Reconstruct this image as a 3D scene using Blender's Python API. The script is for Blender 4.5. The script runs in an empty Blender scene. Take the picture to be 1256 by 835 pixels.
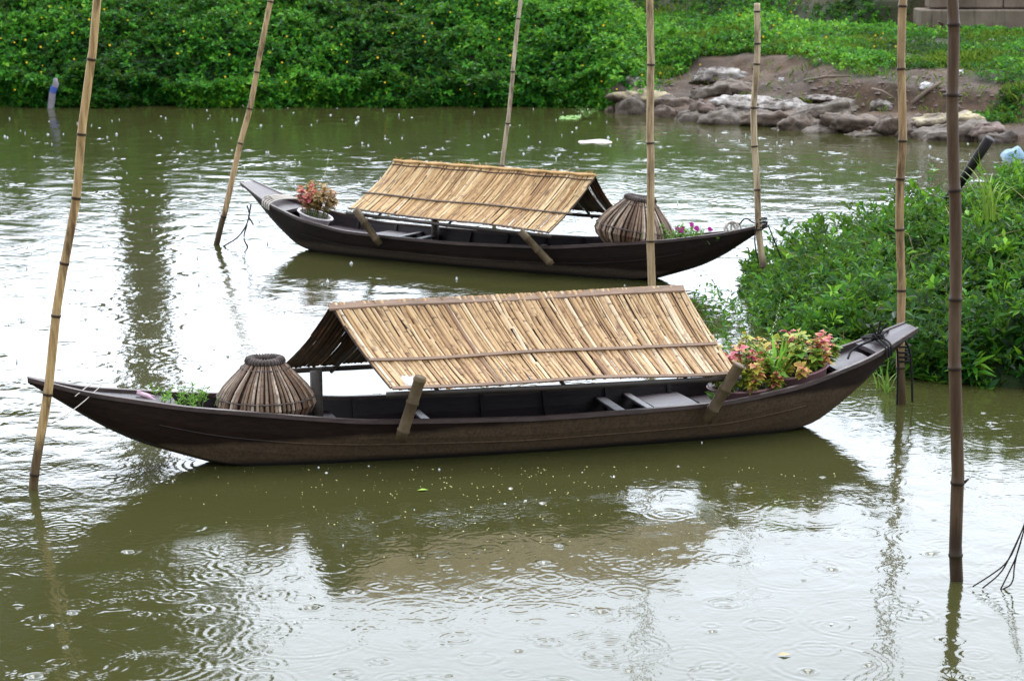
import bpy, math, random
import numpy as np
from mathutils import Vector, Matrix

random.seed(7)
RNG = np.random.default_rng(11)
SC = bpy.context.scene
COL = SC.collection
R = math.radians

# ------------------------------------------------------------------ camera
F, CX, CY, H, PITCH = 2900.0, 628.0, 417.5, 3.34, R(10.5)
cam_d = bpy.data.cameras.new('camera')
cam = bpy.data.objects.new('camera', cam_d)
COL.objects.link(cam)
cam.location = (0, 0, H)
cam.rotation_euler = (R(90) - PITCH, 0, 0)
cam_d.sensor_width = 36
cam_d.lens = F / 1256 * 36
cam_d.clip_end = 2000
cam_d.dof.use_dof = True
cam_d.dof.focus_distance = 15.0
cam_d.dof.aperture_fstop = 6.3
SC.camera = cam


def ray(px, py):
    f = Vector((0, math.cos(PITCH), -math.sin(PITCH)))
    u = Vector((0, math.sin(PITCH), math.cos(PITCH)))
    return f * F + Vector((1, 0, 0)) * (px - CX) + u * (CY - py)


def on_z(px, py, z=0.0):          # where a sight line meets a level plane
    d = ray(px, py)
    t = (z - H) / d.z
    return Vector((d.x * t, d.y * t, z))


def on_y(px, py, Y):
    d = ray(px, py)
    t = Y / d.y
    return Vector((d.x * t, Y, H + d.z * t))


def on_plane(px, py, p0, n):
    d = ray(px, py)
    o = Vector((0, 0, H))
    t = (p0 - o).dot(n) / d.dot(n)
    return o + d * t


# ------------------------------------------------------------------ helpers
def tag(o, label=None, cat=None, group=None, kind=None):
    if label: o['label'] = label
    if cat: o['category'] = cat
    if group: o['group'] = group
    if kind: o['kind'] = kind
    return o


def empty(name, loc=(0, 0, 0), rz=0.0, rot=None):
    o = bpy.data.objects.new(name, None)
    COL.objects.link(o)
    o.location = loc
    o.rotation_euler = rot if rot else (0, 0, rz)
    o.empty_display_size = .2
    return o


def mesh_obj(name, verts, faces, mat, parent=None, smooth=False, attrs=None):
    me = bpy.data.meshes.new(name)
    me.from_pydata([tuple(v) for v in verts], [], faces)
    me.validate()
    if smooth:
        me.polygons.foreach_set('use_smooth', [True] * len(me.polygons))
    for k, vals in (attrs or {}).items():
        a = me.attributes.new(k, 'FLOAT', 'POINT')
        a.data.foreach_set('value', np.asarray(vals, dtype=np.float32))
    me.materials.append(mat)
    o = bpy.data.objects.new(name, me)
    COL.objects.link(o)
    if parent: o.parent = parent
    return o


def np_mesh(name, verts, tris, mat, parent=None, smooth=False, attrs=None, n=3):
    me = bpy.data.meshes.new(name)
    nv, nf = len(verts), len(tris)
    me.vertices.add(nv)
    me.vertices.foreach_set('co', np.ascontiguousarray(verts, dtype=np.float32).ravel())
    me.loops.add(nf * n)
    me.loops.foreach_set('vertex_index', np.ascontiguousarray(tris, dtype=np.int32).ravel())
    me.polygons.add(nf)
    me.polygons.foreach_set('loop_start', np.arange(nf, dtype=np.int32) * n)
    me.polygons.foreach_set('loop_total', np.full(nf, n, dtype=np.int32))
    if smooth:
        me.polygons.foreach_set('use_smooth', np.ones(nf, dtype=bool))
    me.update(calc_edges=True)
    for k, vals in (attrs or {}).items():
        a = me.attributes.new(k, 'FLOAT', 'POINT')
        a.data.foreach_set('value', np.ascontiguousarray(vals, dtype=np.float32))
    me.materials.append(mat)
    o = bpy.data.objects.new(name, me)
    COL.objects.link(o)
    if parent: o.parent = parent
    return o


class MB:
    """collects shapes into one mesh"""
    def __init__(self):
        self.v, self.f, self.a = [], [], {}

    def add(self, vs, fs, **at):
        n = len(self.v)
        self.v += [Vector(v) for v in vs]
        self.f += [[i + n for i in f] for f in fs]
        for k, val in at.items():
            lst = self.a.setdefault(k, [])
            lst += [0.0] * (n - len(lst))
            lst += (list(val) if hasattr(val, '__len__') else [val] * len(vs))
        return self

    def box(self, c, s, rot=None, bev=0.0, **at):
        x, y, z = s[0] / 2, s[1] / 2, s[2] / 2
        b = min(bev, x * .8, y * .8, z * .8)
        if b <= 0:
            vs = [Vector((i * x, j * y, k * z)) for i in (-1, 1) for j in (-1, 1) for k in (-1, 1)]
            fs = [[0, 1, 3, 2], [4, 6, 7, 5], [0, 4, 5, 1], [2, 3, 7, 6], [0, 2, 6, 4], [1, 5, 7, 3]]
        else:
            ring = [(-x + b, -y), (x - b, -y), (x, -y + b), (x, y - b), (x - b, y), (-x + b, y), (-x, y - b), (-x, -y + b)]
            ins = lambda q: (q[0] * (x - b) / x, q[1] * (y - b) / y)
            vs = [Vector((*ins(q), -z)) for q in ring] + [Vector((*q, -z + b)) for q in ring] + \
                 [Vector((*q, z - b)) for q in ring] + [Vector((*ins(q), z)) for q in ring]
            fs = [list(range(7, -1, -1)), list(range(24, 32))]
            for l in range(3):
                for i in range(8):
                    j = (i + 1) % 8
                    fs.append([l * 8 + i, l * 8 + j, l * 8 + 8 + j, l * 8 + 8 + i])
        M = rot if rot is not None else Matrix.Identity(3)
        c = Vector(c)
        return self.add([M @ v + c for v in vs], fs, **at)

    def tube(self, pts, rad, n=8, cap=True, **at):
        pts = [Vector(p) for p in pts]
        rads = rad if hasattr(rad, '__len__') else [rad] * len(pts)
        vs, fs = [], []
        up = Vector((0, 0, 1))
        d0 = (pts[1] - pts[0]).normalized()
        if abs(d0.dot(up)) > .95: up = Vector((1, 0, 0))
        for i, p in enumerate(pts):
            a = pts[max(i - 1, 0)]; b = pts[min(i + 1, len(pts) - 1)]
            d = (b - a).normalized()
            s = d.cross(up).normalized(); t = s.cross(d).normalized()
            for k in range(n):
                an = 2 * math.pi * k / n
                vs.append(p + (s * math.cos(an) + t * math.sin(an)) * rads[i])
        for i in range(len(pts) - 1):
            for k in range(n):
                j = (k + 1) % n
                fs.append([i * n + k, i * n + j, i * n + n + j, i * n + n + k])
        if cap:
            fs.append(list(range(n - 1, -1, -1)))
            fs.append([(len(pts) - 1) * n + k for k in range(n)])
        return self.add(vs, fs, **at)

    def torus(self, c, Rr, r, n=28, m=8, M=None, squash=1.0, jit=0.0, **at):
        vs, fs = [], []
        M = M if M is not None else Matrix.Identity(3)
        for i in range(n):
            a = 2 * math.pi * i / n
            rr = r * (1 + jit * math.sin(5 * a + 1) + jit * .6 * math.sin(11 * a))
            for k in range(m):
                b = 2 * math.pi * k / m
                vs.append(M @ Vector(((Rr + rr * math.cos(b)) * math.cos(a), (Rr + rr * math.cos(b)) * math.sin(a), rr * squash * math.sin(b))) + Vector(c))
        for i in range(n):
            for k in range(m):
                i2, k2 = (i + 1) % n, (k + 1) % m
                fs.append([i * m + k, i2 * m + k, i2 * m + k2, i * m + k2])
        return self.add(vs, fs, **at)

    def lathe(self, prof, c=(0, 0, 0), n=32, M=None, sx=1.0, **at):
        M = M if M is not None else Matrix.Identity(3)
        vs, fs = [], []
        for (r, z) in prof:
            for k in range(n):
                a = 2 * math.pi * k / n
                vs.append(M @ Vector((r * math.cos(a) * sx, r * math.sin(a), z)) + Vector(c))
        for i in range(len(prof) - 1):
            for k in range(n):
                j = (k + 1) % n
                fs.append([i * n + k, i * n + j, i * n + n + j, i * n + n + k])
        return self.add(vs, fs, **at)

    def build(self, name, mat, parent=None, smooth=False):
        at = {k: v + [0.0] * (len(self.v) - len(v)) for k, v in self.a.items()}
        return mesh_obj(name, self.v, self.f, mat, parent, smooth, at)


def interp(x, xs, ys):
    return float(np.interp(x, xs, ys))


def smooth01(x, a, b):
    t = np.clip((x - a) / (b - a), 0, 1)
    return t * t * (3 - 2 * t)


_K = np.random.default_rng(5)
_W = [(_K.normal(size=3), _K.uniform(0, 6.28)) for _ in range(24)]


def noise(P, scale=1.0, oct_=3, seed=0):
    """smooth band-limited noise, about -1..1, on (N,3) or (N,2)"""
    P = np.asarray(P, dtype=float)
    out = np.zeros(len(P)); amp = 1.0; tot = 0
    for o in range(oct_):
        for j in range(6):
            k, ph = _W[(o * 6 + j + seed * 5) % 24]
            k = k / np.linalg.norm(k)
            kk = k[:P.shape[1]]
            out += amp * np.sin((P @ kk) * scale * (2.0 ** o) * (1 + .35 * j / 3) + ph + seed * 1.7)
        tot += amp * 2.2
        amp *= .55
    return out / tot


# ------------------------------------------------------------------ materials
class NT:
    def __init__(self, name):
        self.m = bpy.data.materials.new(name)
        self.m.use_nodes = True
        self.t = self.m.node_tree
        self.b = self.t.nodes['Principled BSDF']
        self.out = self.t.nodes['Material Output']
        self.b.inputs['Specular IOR Level'].default_value = .18

    def n(self, typ, ins=None, **props):
        nd = self.t.nodes.new(typ)
        for k, v in props.items(): setattr(nd, k, v)
        for k, v in (ins or {}).items(): self.set(nd.inputs[k], v)
        return nd

    def set(self, sock, v):
        if isinstance(v, bpy.types.NodeSocket): self.t.links.new(v, sock)
        elif isinstance(v, (tuple, list)) and len(v) == 3 and sock.type == 'RGBA': sock.default_value = (*v, 1)
        else: sock.default_value = v

    def P(self, **kw):
        for k, v in kw.items(): self.set(self.b.inputs[k.replace('_', ' ')], v)

    def noise(self, vec, scale, detail=4, rough=.55, dist=0.0):
        return self.n('ShaderNodeTexNoise', {'Vector': vec, 'Scale': scale, 'Detail': detail, 'Roughness': rough, 'Distortion': dist}).outputs['Fac']

    def ramp(self, fac, stops, interp_='LINEAR'):
        nd = self.n('ShaderNodeValToRGB', {'Fac': fac})
        cr = nd.color_ramp; cr.interpolation = interp_
        while len(cr.elements) < len(stops): cr.elements.new(.5)
        for e, (p, c) in zip(cr.elements, stops):
            e.position = p
            e.color = (*c, 1) if hasattr(c, '__len__') else (c, c, c, 1)
        return nd.outputs['Color']

    def mix(self, fac, a, b, mode='MIX'):
        nd = self.n('ShaderNodeMix', data_type='RGBA', blend_type=mode)
        self.set(nd.inputs[0], fac); self.set(nd.inputs[6], a); self.set(nd.inputs[7], b)
        return nd.outputs[2]

    def math(self, op, a, b=0.0, c=0.0, clamp=False):
        nd = self.n('ShaderNodeMath', operation=op, use_clamp=clamp)
        self.set(nd.inputs[0], a); self.set(nd.inputs[1], b)
        if op in ('MULTIPLY_ADD',): self.set(nd.inputs[2], c)
        return nd.outputs[0]

    def attr(self, name):
        return self.n('ShaderNodeAttribute', attribute_name=name).outputs['Fac']

    def coord(self, scale=(1, 1, 1), which='Object'):
        tc = self.n('ShaderNodeTexCoord').outputs[which]
        return self.n('ShaderNodeMapping', {'Vector': tc, 'Scale': scale}).outputs[0]

    def bump(self, h, strength=.5, dist=.01):
        nd = self.n('ShaderNodeBump', {'Height': h, 'Strength': strength, 'Distance': dist})
        self.set(self.b.inputs['Normal'], nd.outputs[0])


def leaf_material(name, stops, rough=.42, trans=.25):
    m = NT(name)
    col = m.ramp(m.attr('tint'), stops)
    m.P(Base_Color=col, Roughness=rough)
    m.b.inputs['Specular IOR Level'].default_value = .16
    tr = m.n('ShaderNodeBsdfTranslucent', {'Color': m.mix(.5, col, (.25, .45, .05), 'MIX')})
    mx = m.n('ShaderNodeMixShader', {0: trans, 1: m.b.outputs[0], 2: tr.outputs[0]})
    m.t.links.new(mx.outputs[0], m.out.inputs['Surface'])
    return m.m


M_wedelia = leaf_material('bank_leaf', [(0, (.002, .018, .003)), (.40, (.011, .100, .009)), (.7, (.065, .28, .018)), (1, (.22, .45, .03))])
M_bushleaf = leaf_material('bush_leaf', [(0, (.002, .014, .002)), (.5, (.007, .062, .005)), (.8, (.050, .20, .010)), (1, (.20, .40, .02))])
M_grass = leaf_material('grass_blade', [(0, (.03, .075, .012)), (.5, (.085, .17, .018)), (1, (.22, .30, .04))])
M_treeleaf = leaf_material('tree_leaf', [(0, (.012, .03, .006)), (1, (.05, .09, .02))])
M_weed = leaf_material('weed_leaf', [(0, (.05, .16, .02)), (1, (.22, .45, .06))])


def coleus_material(name='coleus_leaf', red=0.0):
    m = NT(name)
    edge = m.ramp(m.attr('tint'), [(0, (.14, .28, .03)), (.4, (.46, .44, .04)), (.7, (.58, .38, .08)), (1, (.58, .20, .13))])
    core = m.ramp(m.attr('tint'), [(0, (.10, .22, .03)), (.45, (.34, .30, .04)), (.62, (.38, .07, .08)), (1, (.36, .015, .10))])
    core2 = m.mix(m.math('POWER', m.attr('core'), .6), edge, core)
    if red: core2 = m.mix(red, core2, (.42, .05, .10))
    m.P(Base_Color=core2, Roughness=.45)
    tr = m.n('ShaderNodeBsdfTranslucent', {'Color': core2})
    mx = m.n('ShaderNodeMixShader', {0: .25, 1: m.b.outputs[0], 2: tr.outputs[0]})
    m.t.links.new(mx.outputs[0], m.out.inputs['Surface'])
    return m.m


M_coleus = coleus_material()
M_coleus_red = coleus_material('red_coleus_leaf', .42)


def flat_material(name, col, rough=.6, var=.25, scale=20.0, bump=.3):
    m = NT(name)
    c = m.coord()
    f = m.noise(c, scale, 5)
    m.P(Base_Color=m.mix(f, tuple(x * (1 - var) for x in col), tuple(min(1, x * (1 + var)) for x in col)), Roughness=rough)
    m.bump(f, bump, .004)
    return m.m


def wood_material(name, dark, mid, rough=.38, mud=None, mudz=None, spec=.5):
    """wet dark planks; mud = a dried silt coat on the lower strake (object z below a slanting line)"""
    m = NT(name)
    c = m.coord((2.2, 16, 16))
    g = m.noise(c, 3.0, 7, .6, .4)
    c2 = m.coord()
    blot = m.noise(c2, 2.6, 6, .65)
    base = m.ramp(m.math('ADD', m.math('MULTIPLY', g, .6), m.math('MULTIPLY', blot, .5)), [(.38, dark), (.72, mid)])
    rg = m.math('MULTIPLY_ADD', blot, .35, rough - .15)
    if mud:
        sep = m.n('ShaderNodeSeparateXYZ', {0: m.n('ShaderNodeTexCoord').outputs['Object']})
        x, z = sep.outputs[0], sep.outputs[2]
        line = m.math('MULTIPLY_ADD', x, mudz[1], mudz[0])
        e = m.math('MULTIPLY_ADD', m.noise(c2, 5.0, 6, .7), mudz[2], -mudz[2] * .5)
        d = m.math('SUBTRACT', m.math('ADD', line, e), z)
        fac = m.math('MULTIPLY', m.math('MULTIPLY_ADD', d, 30.0, .5, clamp=True), mudz[3])
        spk = m.ramp(m.noise(c2, 55.0, 5, .75), [(.34, 0.45), (.58, 1.0)])
        lowwet = m.math('MULTIPLY_ADD', z, -26.0, 1.3, clamp=True)
        mudc = m.mix(m.noise(c2, 7.0, 6, .7), tuple(x * .55 for x in mud), mud)
        mudc = m.mix(.9, mudc, spk, 'MULTIPLY')
        base = m.mix(fac, base, mudc)
        base = m.mix(lowwet, base, (.006, .005, .004))
        rg = m.math('MULTIPLY_ADD', fac, .35, rg)
    m.P(Base_Color=base, Roughness=rg)
    m.b.inputs['Specular IOR Level'].default_value = spec
    m.bump(m.math('ADD', g, m.math('MULTIPLY', blot, .5)), .45, .006)
    return m.m


M_hull_front = wood_material('hull_wood_front', (.005, .0028, .0025), (.020, .009, .006), .5, (.100, .066, .036), (.205, .03, .05, .95), .22)
M_hull_rear = wood_material('hull_wood_rear', (.005, .0035, .0038), (.018, .010, .007), .5, (.08, .058, .038), (.10, 0.0, .05, .85), .2)
M_inner = wood_material('inner_wood', (.006, .0042, .005), (.022, .014, .017), .42, spec=.28)
M_deck = wood_material('deck_wood', (.016, .011, .013), (.050, .036, .040), .38, spec=.35)
M_rim = wood_material('gunwale_wood', (.018, .011, .009), (.070, .045, .040), .42, spec=.4)
M_post = wood_material('post_wood', (.010, .008, .006), (.05, .036, .025), .6)
M_batten = wood_material('batten_wood', (.10, .055, .028), (.27, .165, .10), .5)
M_batten_dk = wood_material('dark_batten_wood', (.025, .014, .010), (.10, .055, .03), .5)
M_pegmat = flat_material('weathered_bamboo', (.085, .060, .032), .6, .8, 12.0)
M_rope_dk = flat_material('dark_rope', (.012, .011, .010), .8)
M_rope_pale = flat_material('pale_rope', (.42, .38, .33), .8)
M_soil = flat_material('pot_soil', (.012, .009, .007), .8, .5, 40.0, .8)
M_pot_pink = flat_material('pink_brown_plastic', (.28, .155, .155), .32, .3, 12.0)
M_pot_white = flat_material('white_plastic', (.62, .55, .55), .35, .12, 12.0)
M_twig = flat_material('twig_bark', (.03, .022, .017), .7)
M_drift = flat_material('dry_branch', (.16, .12, .09), .8, .4, 12.0)


def strip_material(name, tones, knot=(.05, .022, .012)):
    """split bamboo: per-strip tone, grain along the strip, dark knots"""
    m = NT(name)
    rnd = m.attr('rnd'); al = m.attr('along'); ac = m.attr('across')
    base = m.ramp(rnd, tones)
    vec = m.n('ShaderNodeCombineXYZ', {0: m.math('MULTIPLY', ac, 260.0), 1: m.math('MULTIPLY', al, 7.0), 2: m.math('MULTIPLY', rnd, 37.0)}).outputs[0]
    g = m.noise(vec, 1.0, 4, .6)
    base = m.mix(.75, base, m.ramp(g, [(.28, (.42, .30, .22)), (.5, (.86, .78, .70)), (.7, (1, 1, 1))]), 'MULTIPLY')
    vec2 = m.n('ShaderNodeCombineXYZ', {0: m.math('MULTIPLY', ac, 14.0), 1: m.math('MULTIPLY', al, 9.0), 2: m.math('MULTIPLY', rnd, 3.0)}).outputs[0]
    st = m.noise(vec2, 1.0, 5, .65)
    base = m.mix(m.ramp(st, [(.52, 0), (.68, .85)]), base, (.13, .055, .022))
    # knots
    ph = m.math('FRACT', m.math('MULTIPLY_ADD', rnd, 7.31, m.math('DIVIDE', al, m.math('MULTIPLY_ADD', rnd, .16, .18))))
    kd = m.math('ABSOLUTE', m.math('SUBTRACT', ph, .5))
    kf = m.math('MULTIPLY', m.ramp(kd, [(.0, .75), (.012, .6), (.028, 0)]), m.ramp(m.math('FRACT', m.math('MULTIPLY', rnd, 91.7)), [(.30, 0), (.75, 1)]))
    base = m.mix(kf, base, knot)
    m.P(Base_Color=base, Roughness=.42)
    m.b.inputs['Specular IOR Level'].default_value = .4
    m.bump(m.math('ADD', g, m.math('MULTIPLY', kf, .8)), .35, .003)
    return m.m


M_roof_front = strip_material('split_bamboo_front', [(0, (.12, .05, .022)), (.16, (.34, .20, .09)), (.55, (.55, .37, .18)), (.85, (.66, .49, .28)), (1, (.74, .62, .45))])
M_roof_rear = strip_material('split_bamboo_rear', [(0, (.20, .09, .035)), (.16, (.44, .26, .10)), (.6, (.62, .42, .19)), (1, (.74, .58, .34))])


M_shade_lining = strip_material('bamboo_shade_lining', [(0, (.030, .018, .011)), (1, (.085, .05, .03))])  # bamboo coloured dark to stand in for shade under the canopy


def pole_material():
    m = NT('bamboo_culm')
    oi = m.n('ShaderNodeObjectInfo')
    c = m.n('ShaderNodeTexCoord').outputs['Object']
    g = m.noise(m.n('ShaderNodeMapping', {'Vector': c, 'Scale': (30, 30, 2)}).outputs[0], 1.5, 6, .65)
    b = m.noise(m.n('ShaderNodeMapping', {'Vector': c, 'Scale': (9, 9, 1.6)}).outputs[0], 1.2, 5, .7)
    base = m.mix(1.0, m.ramp(g, [(.3, (.40, .34, .29)), (.6, (.95, .95, .95))]), oi.outputs['Color'], 'MULTIPLY')
    base = m.mix(m.ramp(b, [(.50, 0), (.66, .85)]), base, (.055, .030, .016))
    base = m.mix(m.attr('node'), base, (.018, .010, .006))
    z = m.n('ShaderNodeSeparateXYZ', {0: m.n('ShaderNodeNewGeometry').outputs['Position']}).outputs[2]
    wet = m.math('MULTIPLY_ADD', m.math('ADD', z, m.math('MULTIPLY_ADD', b, -.25, .12)), -9.0, 3.1, clamp=True)
    base = m.mix(m.math('MULTIPLY', wet, .78), base, (.030, .020, .012))
    m.P(Base_Color=base, Roughness=.45)
    m.bump(g, .3, .004)
    return m.m


M_pole = pole_material()


def basket_material():
    m = NT('basket_slat')
    rnd = m.attr('rnd')
    c = m.coord((60, 60, 3))
    g = m.noise(c, 1.0, 5, .6)
    base = m.ramp(rnd, [(0, (.07, .04, .022)), (.5, (.19, .13, .085)), (1, (.42, .34, .26))])
    base = m.mix(m.ramp(g, [(.5, 0), (.68, .8)]), base, (.10, .035, .018))
    base = m.mix(m.ramp(m.noise(m.coord(), 9.0, 4), [(.45, 0), (.7, .45)]), base, (.05, .04, .032))
    m.P(Base_Color=base, Roughness=.55)
    return m.m


M_basket = basket_material()
M_basket_inner_shade = flat_material('inner_shade_cane', (.028, .018, .012), .8, .5, 20.0)  # near-black tone paints the shade inside the basket
M_basket_rim = flat_material('basket_rim_cane', (.075, .058, .05), .65, .6, 30.0, .8)


def mud_material():
    m = NT('bank_soil')
    c = m.coord()
    a = m.noise(c, .9, 8, .65)
    b = m.noise(c, 6.0, 8, .7)
    dirt = m.ramp(a, [(.35, (.040, .026, .017)), (.55, (.085, .052, .030)), (.7, (.13, .085, .052))])
    dirt = m.mix(.7, dirt, m.ramp(b, [(.3, (.35, .32, .3)), (.6, (1, 1, 1))]), 'MULTIPLY')
    base = m.mix(m.attr('veg'), dirt, m.mix(b, (.016, .020, .007), (.014, .036, .007)))
    m.P(Base_Color=base, Roughness=.75)
    m.bump(b, .8, .05)
    return m.m


M_mud = mud_material()


def sack_material():
    m = NT('muddy_sack')
    oi = m.n('ShaderNodeObjectInfo')
    c = m.coord()
    a = m.noise(c, 5.0, 6, .65)
    w = m.n('ShaderNodeTexWave', {'Vector': c, 'Scale': 26.0, 'Distortion': 3.0}).outputs['Fac']
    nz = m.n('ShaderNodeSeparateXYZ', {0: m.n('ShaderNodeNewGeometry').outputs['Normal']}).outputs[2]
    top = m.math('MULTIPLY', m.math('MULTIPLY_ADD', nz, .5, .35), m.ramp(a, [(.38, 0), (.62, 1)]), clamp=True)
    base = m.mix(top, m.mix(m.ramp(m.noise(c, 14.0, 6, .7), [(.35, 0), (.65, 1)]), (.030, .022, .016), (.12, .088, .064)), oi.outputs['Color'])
    base = m.mix(.18, base, m.ramp(w, [(0, .5), (1, 1)]), 'MULTIPLY')
    m.P(Base_Color=base, Roughness=.6)
    m.bump(a, .8, .05)
    return m.m


M_sack = sack_material()


def concrete_material():
    m = NT('old_concrete')
    c = m.coord()
    a = m.noise(c, 1.6, 8, .65)
    b = m.noise(m.coord((6, 6, .7)), 1.5, 5)
    base = m.ramp(a, [(.3, (.09, .068, .05)), (.7, (.21, .165, .125))])
    base = m.mix(m.ramp(b, [(.55, 0), (.75, .7)]), base, (.04, .035, .028))
    m.P(Base_Color=base, Roughness=.85)
    m.bump(a, .5, .02)
    return m.m


M_conc = concrete_material()


def water_material():
    m = NT('turbid_water')
    c = m.n('ShaderNodeNewGeometry').outputs['Position']
    a = m.noise(c, .22, 3)
    m.P(Base_Color=m.mix(a, (.033, .033, .010), (.042, .042, .013)), Roughness=.07, IOR=1.333)
    f = m.noise(m.n('ShaderNodeMapping', {'Vector': c, 'Scale': (1, .8, 1)}).outputs[0], 16.0, 3, .5)
    m.b.inputs['Specular IOR Level'].default_value = .5
    m.bump(f, .16, .012)
    return m.m


M_water = water_material()

# ------------------------------------------------------------------ world, sun
CLOUD = 25.0
SUN_EL, SUN_AZ = R(52), R(12)      # azimuth clockwise from +Y
w = bpy.data.worlds.new('World')
SC.world = w
w.use_nodes = True
nt = w.node_tree
bg = nt.nodes['Background']
sky = nt.nodes.new('ShaderNodeTexSky')
sky.sky_type = 'NISHITA'
sky.sun_disc = False
sky.sun_elevation = SUN_EL
sky.sun_rotation = SUN_AZ
sky.air_density = 1.0
sky.dust_density = 6.0
sky.ozone_density = 1.0
hs = nt.nodes.new('ShaderNodeHueSaturation')
hs.inputs['Saturation'].default_value = .22
nt.links.new(sky.outputs[0], hs.inputs['Color'])
nt.links.new(hs.outputs[0], bg.inputs['Color'])
cl = nt.nodes.new('ShaderNodeTexNoise')          # overcast: an even cloud deck over the sky
cl.inputs['Scale'].default_value = 2.2; cl.inputs['Detail'].default_value = 4
tcw = nt.nodes.new('ShaderNodeTexCoord')
nt.links.new(tcw.outputs['Generated'], cl.inputs['Vector'])
rmp = nt.nodes.new('ShaderNodeValToRGB')
rmp.color_ramp.elements[0].position = .3; rmp.color_ramp.elements[0].color = (.74, .83, .98, 1)
rmp.color_ramp.elements[1].position = .7; rmp.color_ramp.elements[1].color = (.92, .97, 1.06, 1)
nt.links.new(cl.outputs['Fac'], rmp.inputs['Fac'])
mul = nt.nodes.new('ShaderNodeVectorMath'); mul.operation = 'SCALE'
mul.inputs['Scale'].default_value = CLOUD
dt = nt.nodes.new('ShaderNodeVectorMath'); dt.operation = 'DOT_PRODUCT'
nt.links.new(tcw.outputs['Generated'], dt.inputs[0])
dt.inputs[1].default_value = (math.sin(SUN_AZ) * .93, math.cos(SUN_AZ) * .93, .36)
gr_ = nt.nodes.new('ShaderNodeMapRange'); gr_.interpolation_type = 'SMOOTHSTEP'
gr_.inputs['From Min'].default_value = -.7; gr_.inputs['From Max'].default_value = .95
gr_.inputs['To Min'].default_value = .34; gr_.inputs['To Max'].default_value = 1.05
nt.links.new(dt.outputs['Value'], gr_.inputs['Value'])
m2 = nt.nodes.new('ShaderNodeVectorMath'); m2.operation = 'SCALE'
nt.links.new(rmp.outputs[0], m2.inputs[0]); nt.links.new(gr_.outputs[0], m2.inputs['Scale'])
nt.links.new(m2.outputs[0], mul.inputs[0])
mxw = nt.nodes.new('ShaderNodeMix'); mxw.data_type = 'RGBA'
mxw.inputs[0].default_value = .85
nt.links.new(hs.outputs[0], mxw.inputs[6]); nt.links.new(mul.outputs[0], mxw.inputs[7])
nt.links.new(mxw.outputs[2], bg.inputs['Color'])
bg.inputs['Strength'].default_value = .15
sd = bpy.data.lights.new('sun', 'SUN')
sd.energy = 1.1
sd.angle = R(22)
sd.color = (1, .98, .95)
sun = bpy.data.objects.new('sun', sd)
COL.objects.link(sun)
tosun = Vector((math.sin(SUN_AZ) * math.cos(SUN_EL), math.cos(SUN_AZ) * math.cos(SUN_EL), math.sin(SUN_EL)))
sun.rotation_euler = tosun.to_track_quat('Z', 'Y').to_euler()
SC.view_settings.view_transform = 'Standard'
SC.view_settings.look = 'None'
SC.view_settings.gamma = 1
SC.view_settings.exposure = 0.38
SC.cycles.use_denoising = True
SC.cycles.max_bounces = 6
SC.cycles.transparent_max_bounces = 8


# ------------------------------------------------------------------ terrain
def shore_y(X):
    X = np.asarray(X, float)
    y = np.interp(X, [-60, -12, 0, 1.2, 2.0, 4.0, 6.8, 9, 14, 60], [39.3, 39.1, 39.2, 39.0, 37.9, 35.5, 33.2, 32, 30.5, 28])
    return y + .10 * np.sin(X * 2.1) + .07 * np.sin(X * 5.3 + 1)


def rightness(X):
    return smooth01(np.asarray(X, float), 1.3, 2.6)


def ground_z(X, Y):
    X = np.asarray(X, float); Y = np.asarray(Y, float)
    d = Y - shore_y(X)
    zl = np.interp(d, [-14, -1, 0, .30, .75, 1.2, 2.8, 5.5, 12, 400], [-3.5, -.7, -.10, .0, .42, .82, 1.45, 1.9, 2.0, 2.2])
    zr1 = np.interp(d, [-14, -1, 0, .25, 1.7, 3.6, 4.2, 7.5, 9.0, 14, 400], [-3.5, -.5, -.04, .12, .30, .52, .74, 1.02, 1.15, 3.1, 3.3])
    zr2 = np.interp(d, [-14, -1, 0, .25, 1.9, 2.3, 3.6, 7.5, 9.5, 14, 400], [-3.5, -.5, -.04, .10, .22, .60, .74, .98, 1.12, 3.1, 3.3])
    k2 = smooth01(X, 4.2, 5.4)
    r = rightness(X)
    z = zl * (1 - r) + (zr1 * (1 - k2) + zr2 * k2) * r
    P = np.stack([X, Y], -1).reshape(-1, 2)
    n = noise(P, 2.2, 3, 1).reshape(X.shape) * .07 + noise(P, 9, 2, 2).reshape(X.shape) * .02
    z = z + n * smooth01(d, 0.05, 1.0)
    cap = 1.0 + 6 * smooth01(Y, 43.3, 45.5) + 6 * (1 - smooth01(X, 4.3, 4.9))      # level footing of the wall
    return np.minimum(z, cap)


def veg_cover(X, Y):
    """0 bare .. 1 fully grown over"""
    X = np.asarray(X, float); Y = np.asarray(Y, float)
    d = Y - shore_y(X)
    r = rightness(X)
    P = np.stack([X, Y], -1).reshape(-1, 2)
    n = noise(P, 1.9, 3, 3).reshape(X.shape) * .9
    edge = np.interp(X, [1.5, 2.2, 3.2, 4.4, 5.2, 6.2, 9], [1.3, 1.9, 3.8, 4.1, 2.9, 2.6, 2.4])
    right = smooth01(d + n * .9, edge - .1, edge + .5) * (.78 + .5 * n)
    left = smooth01(d, -.05, .05)
    return np.clip(left * (1 - r) + right * r, 0, 1)


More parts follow.
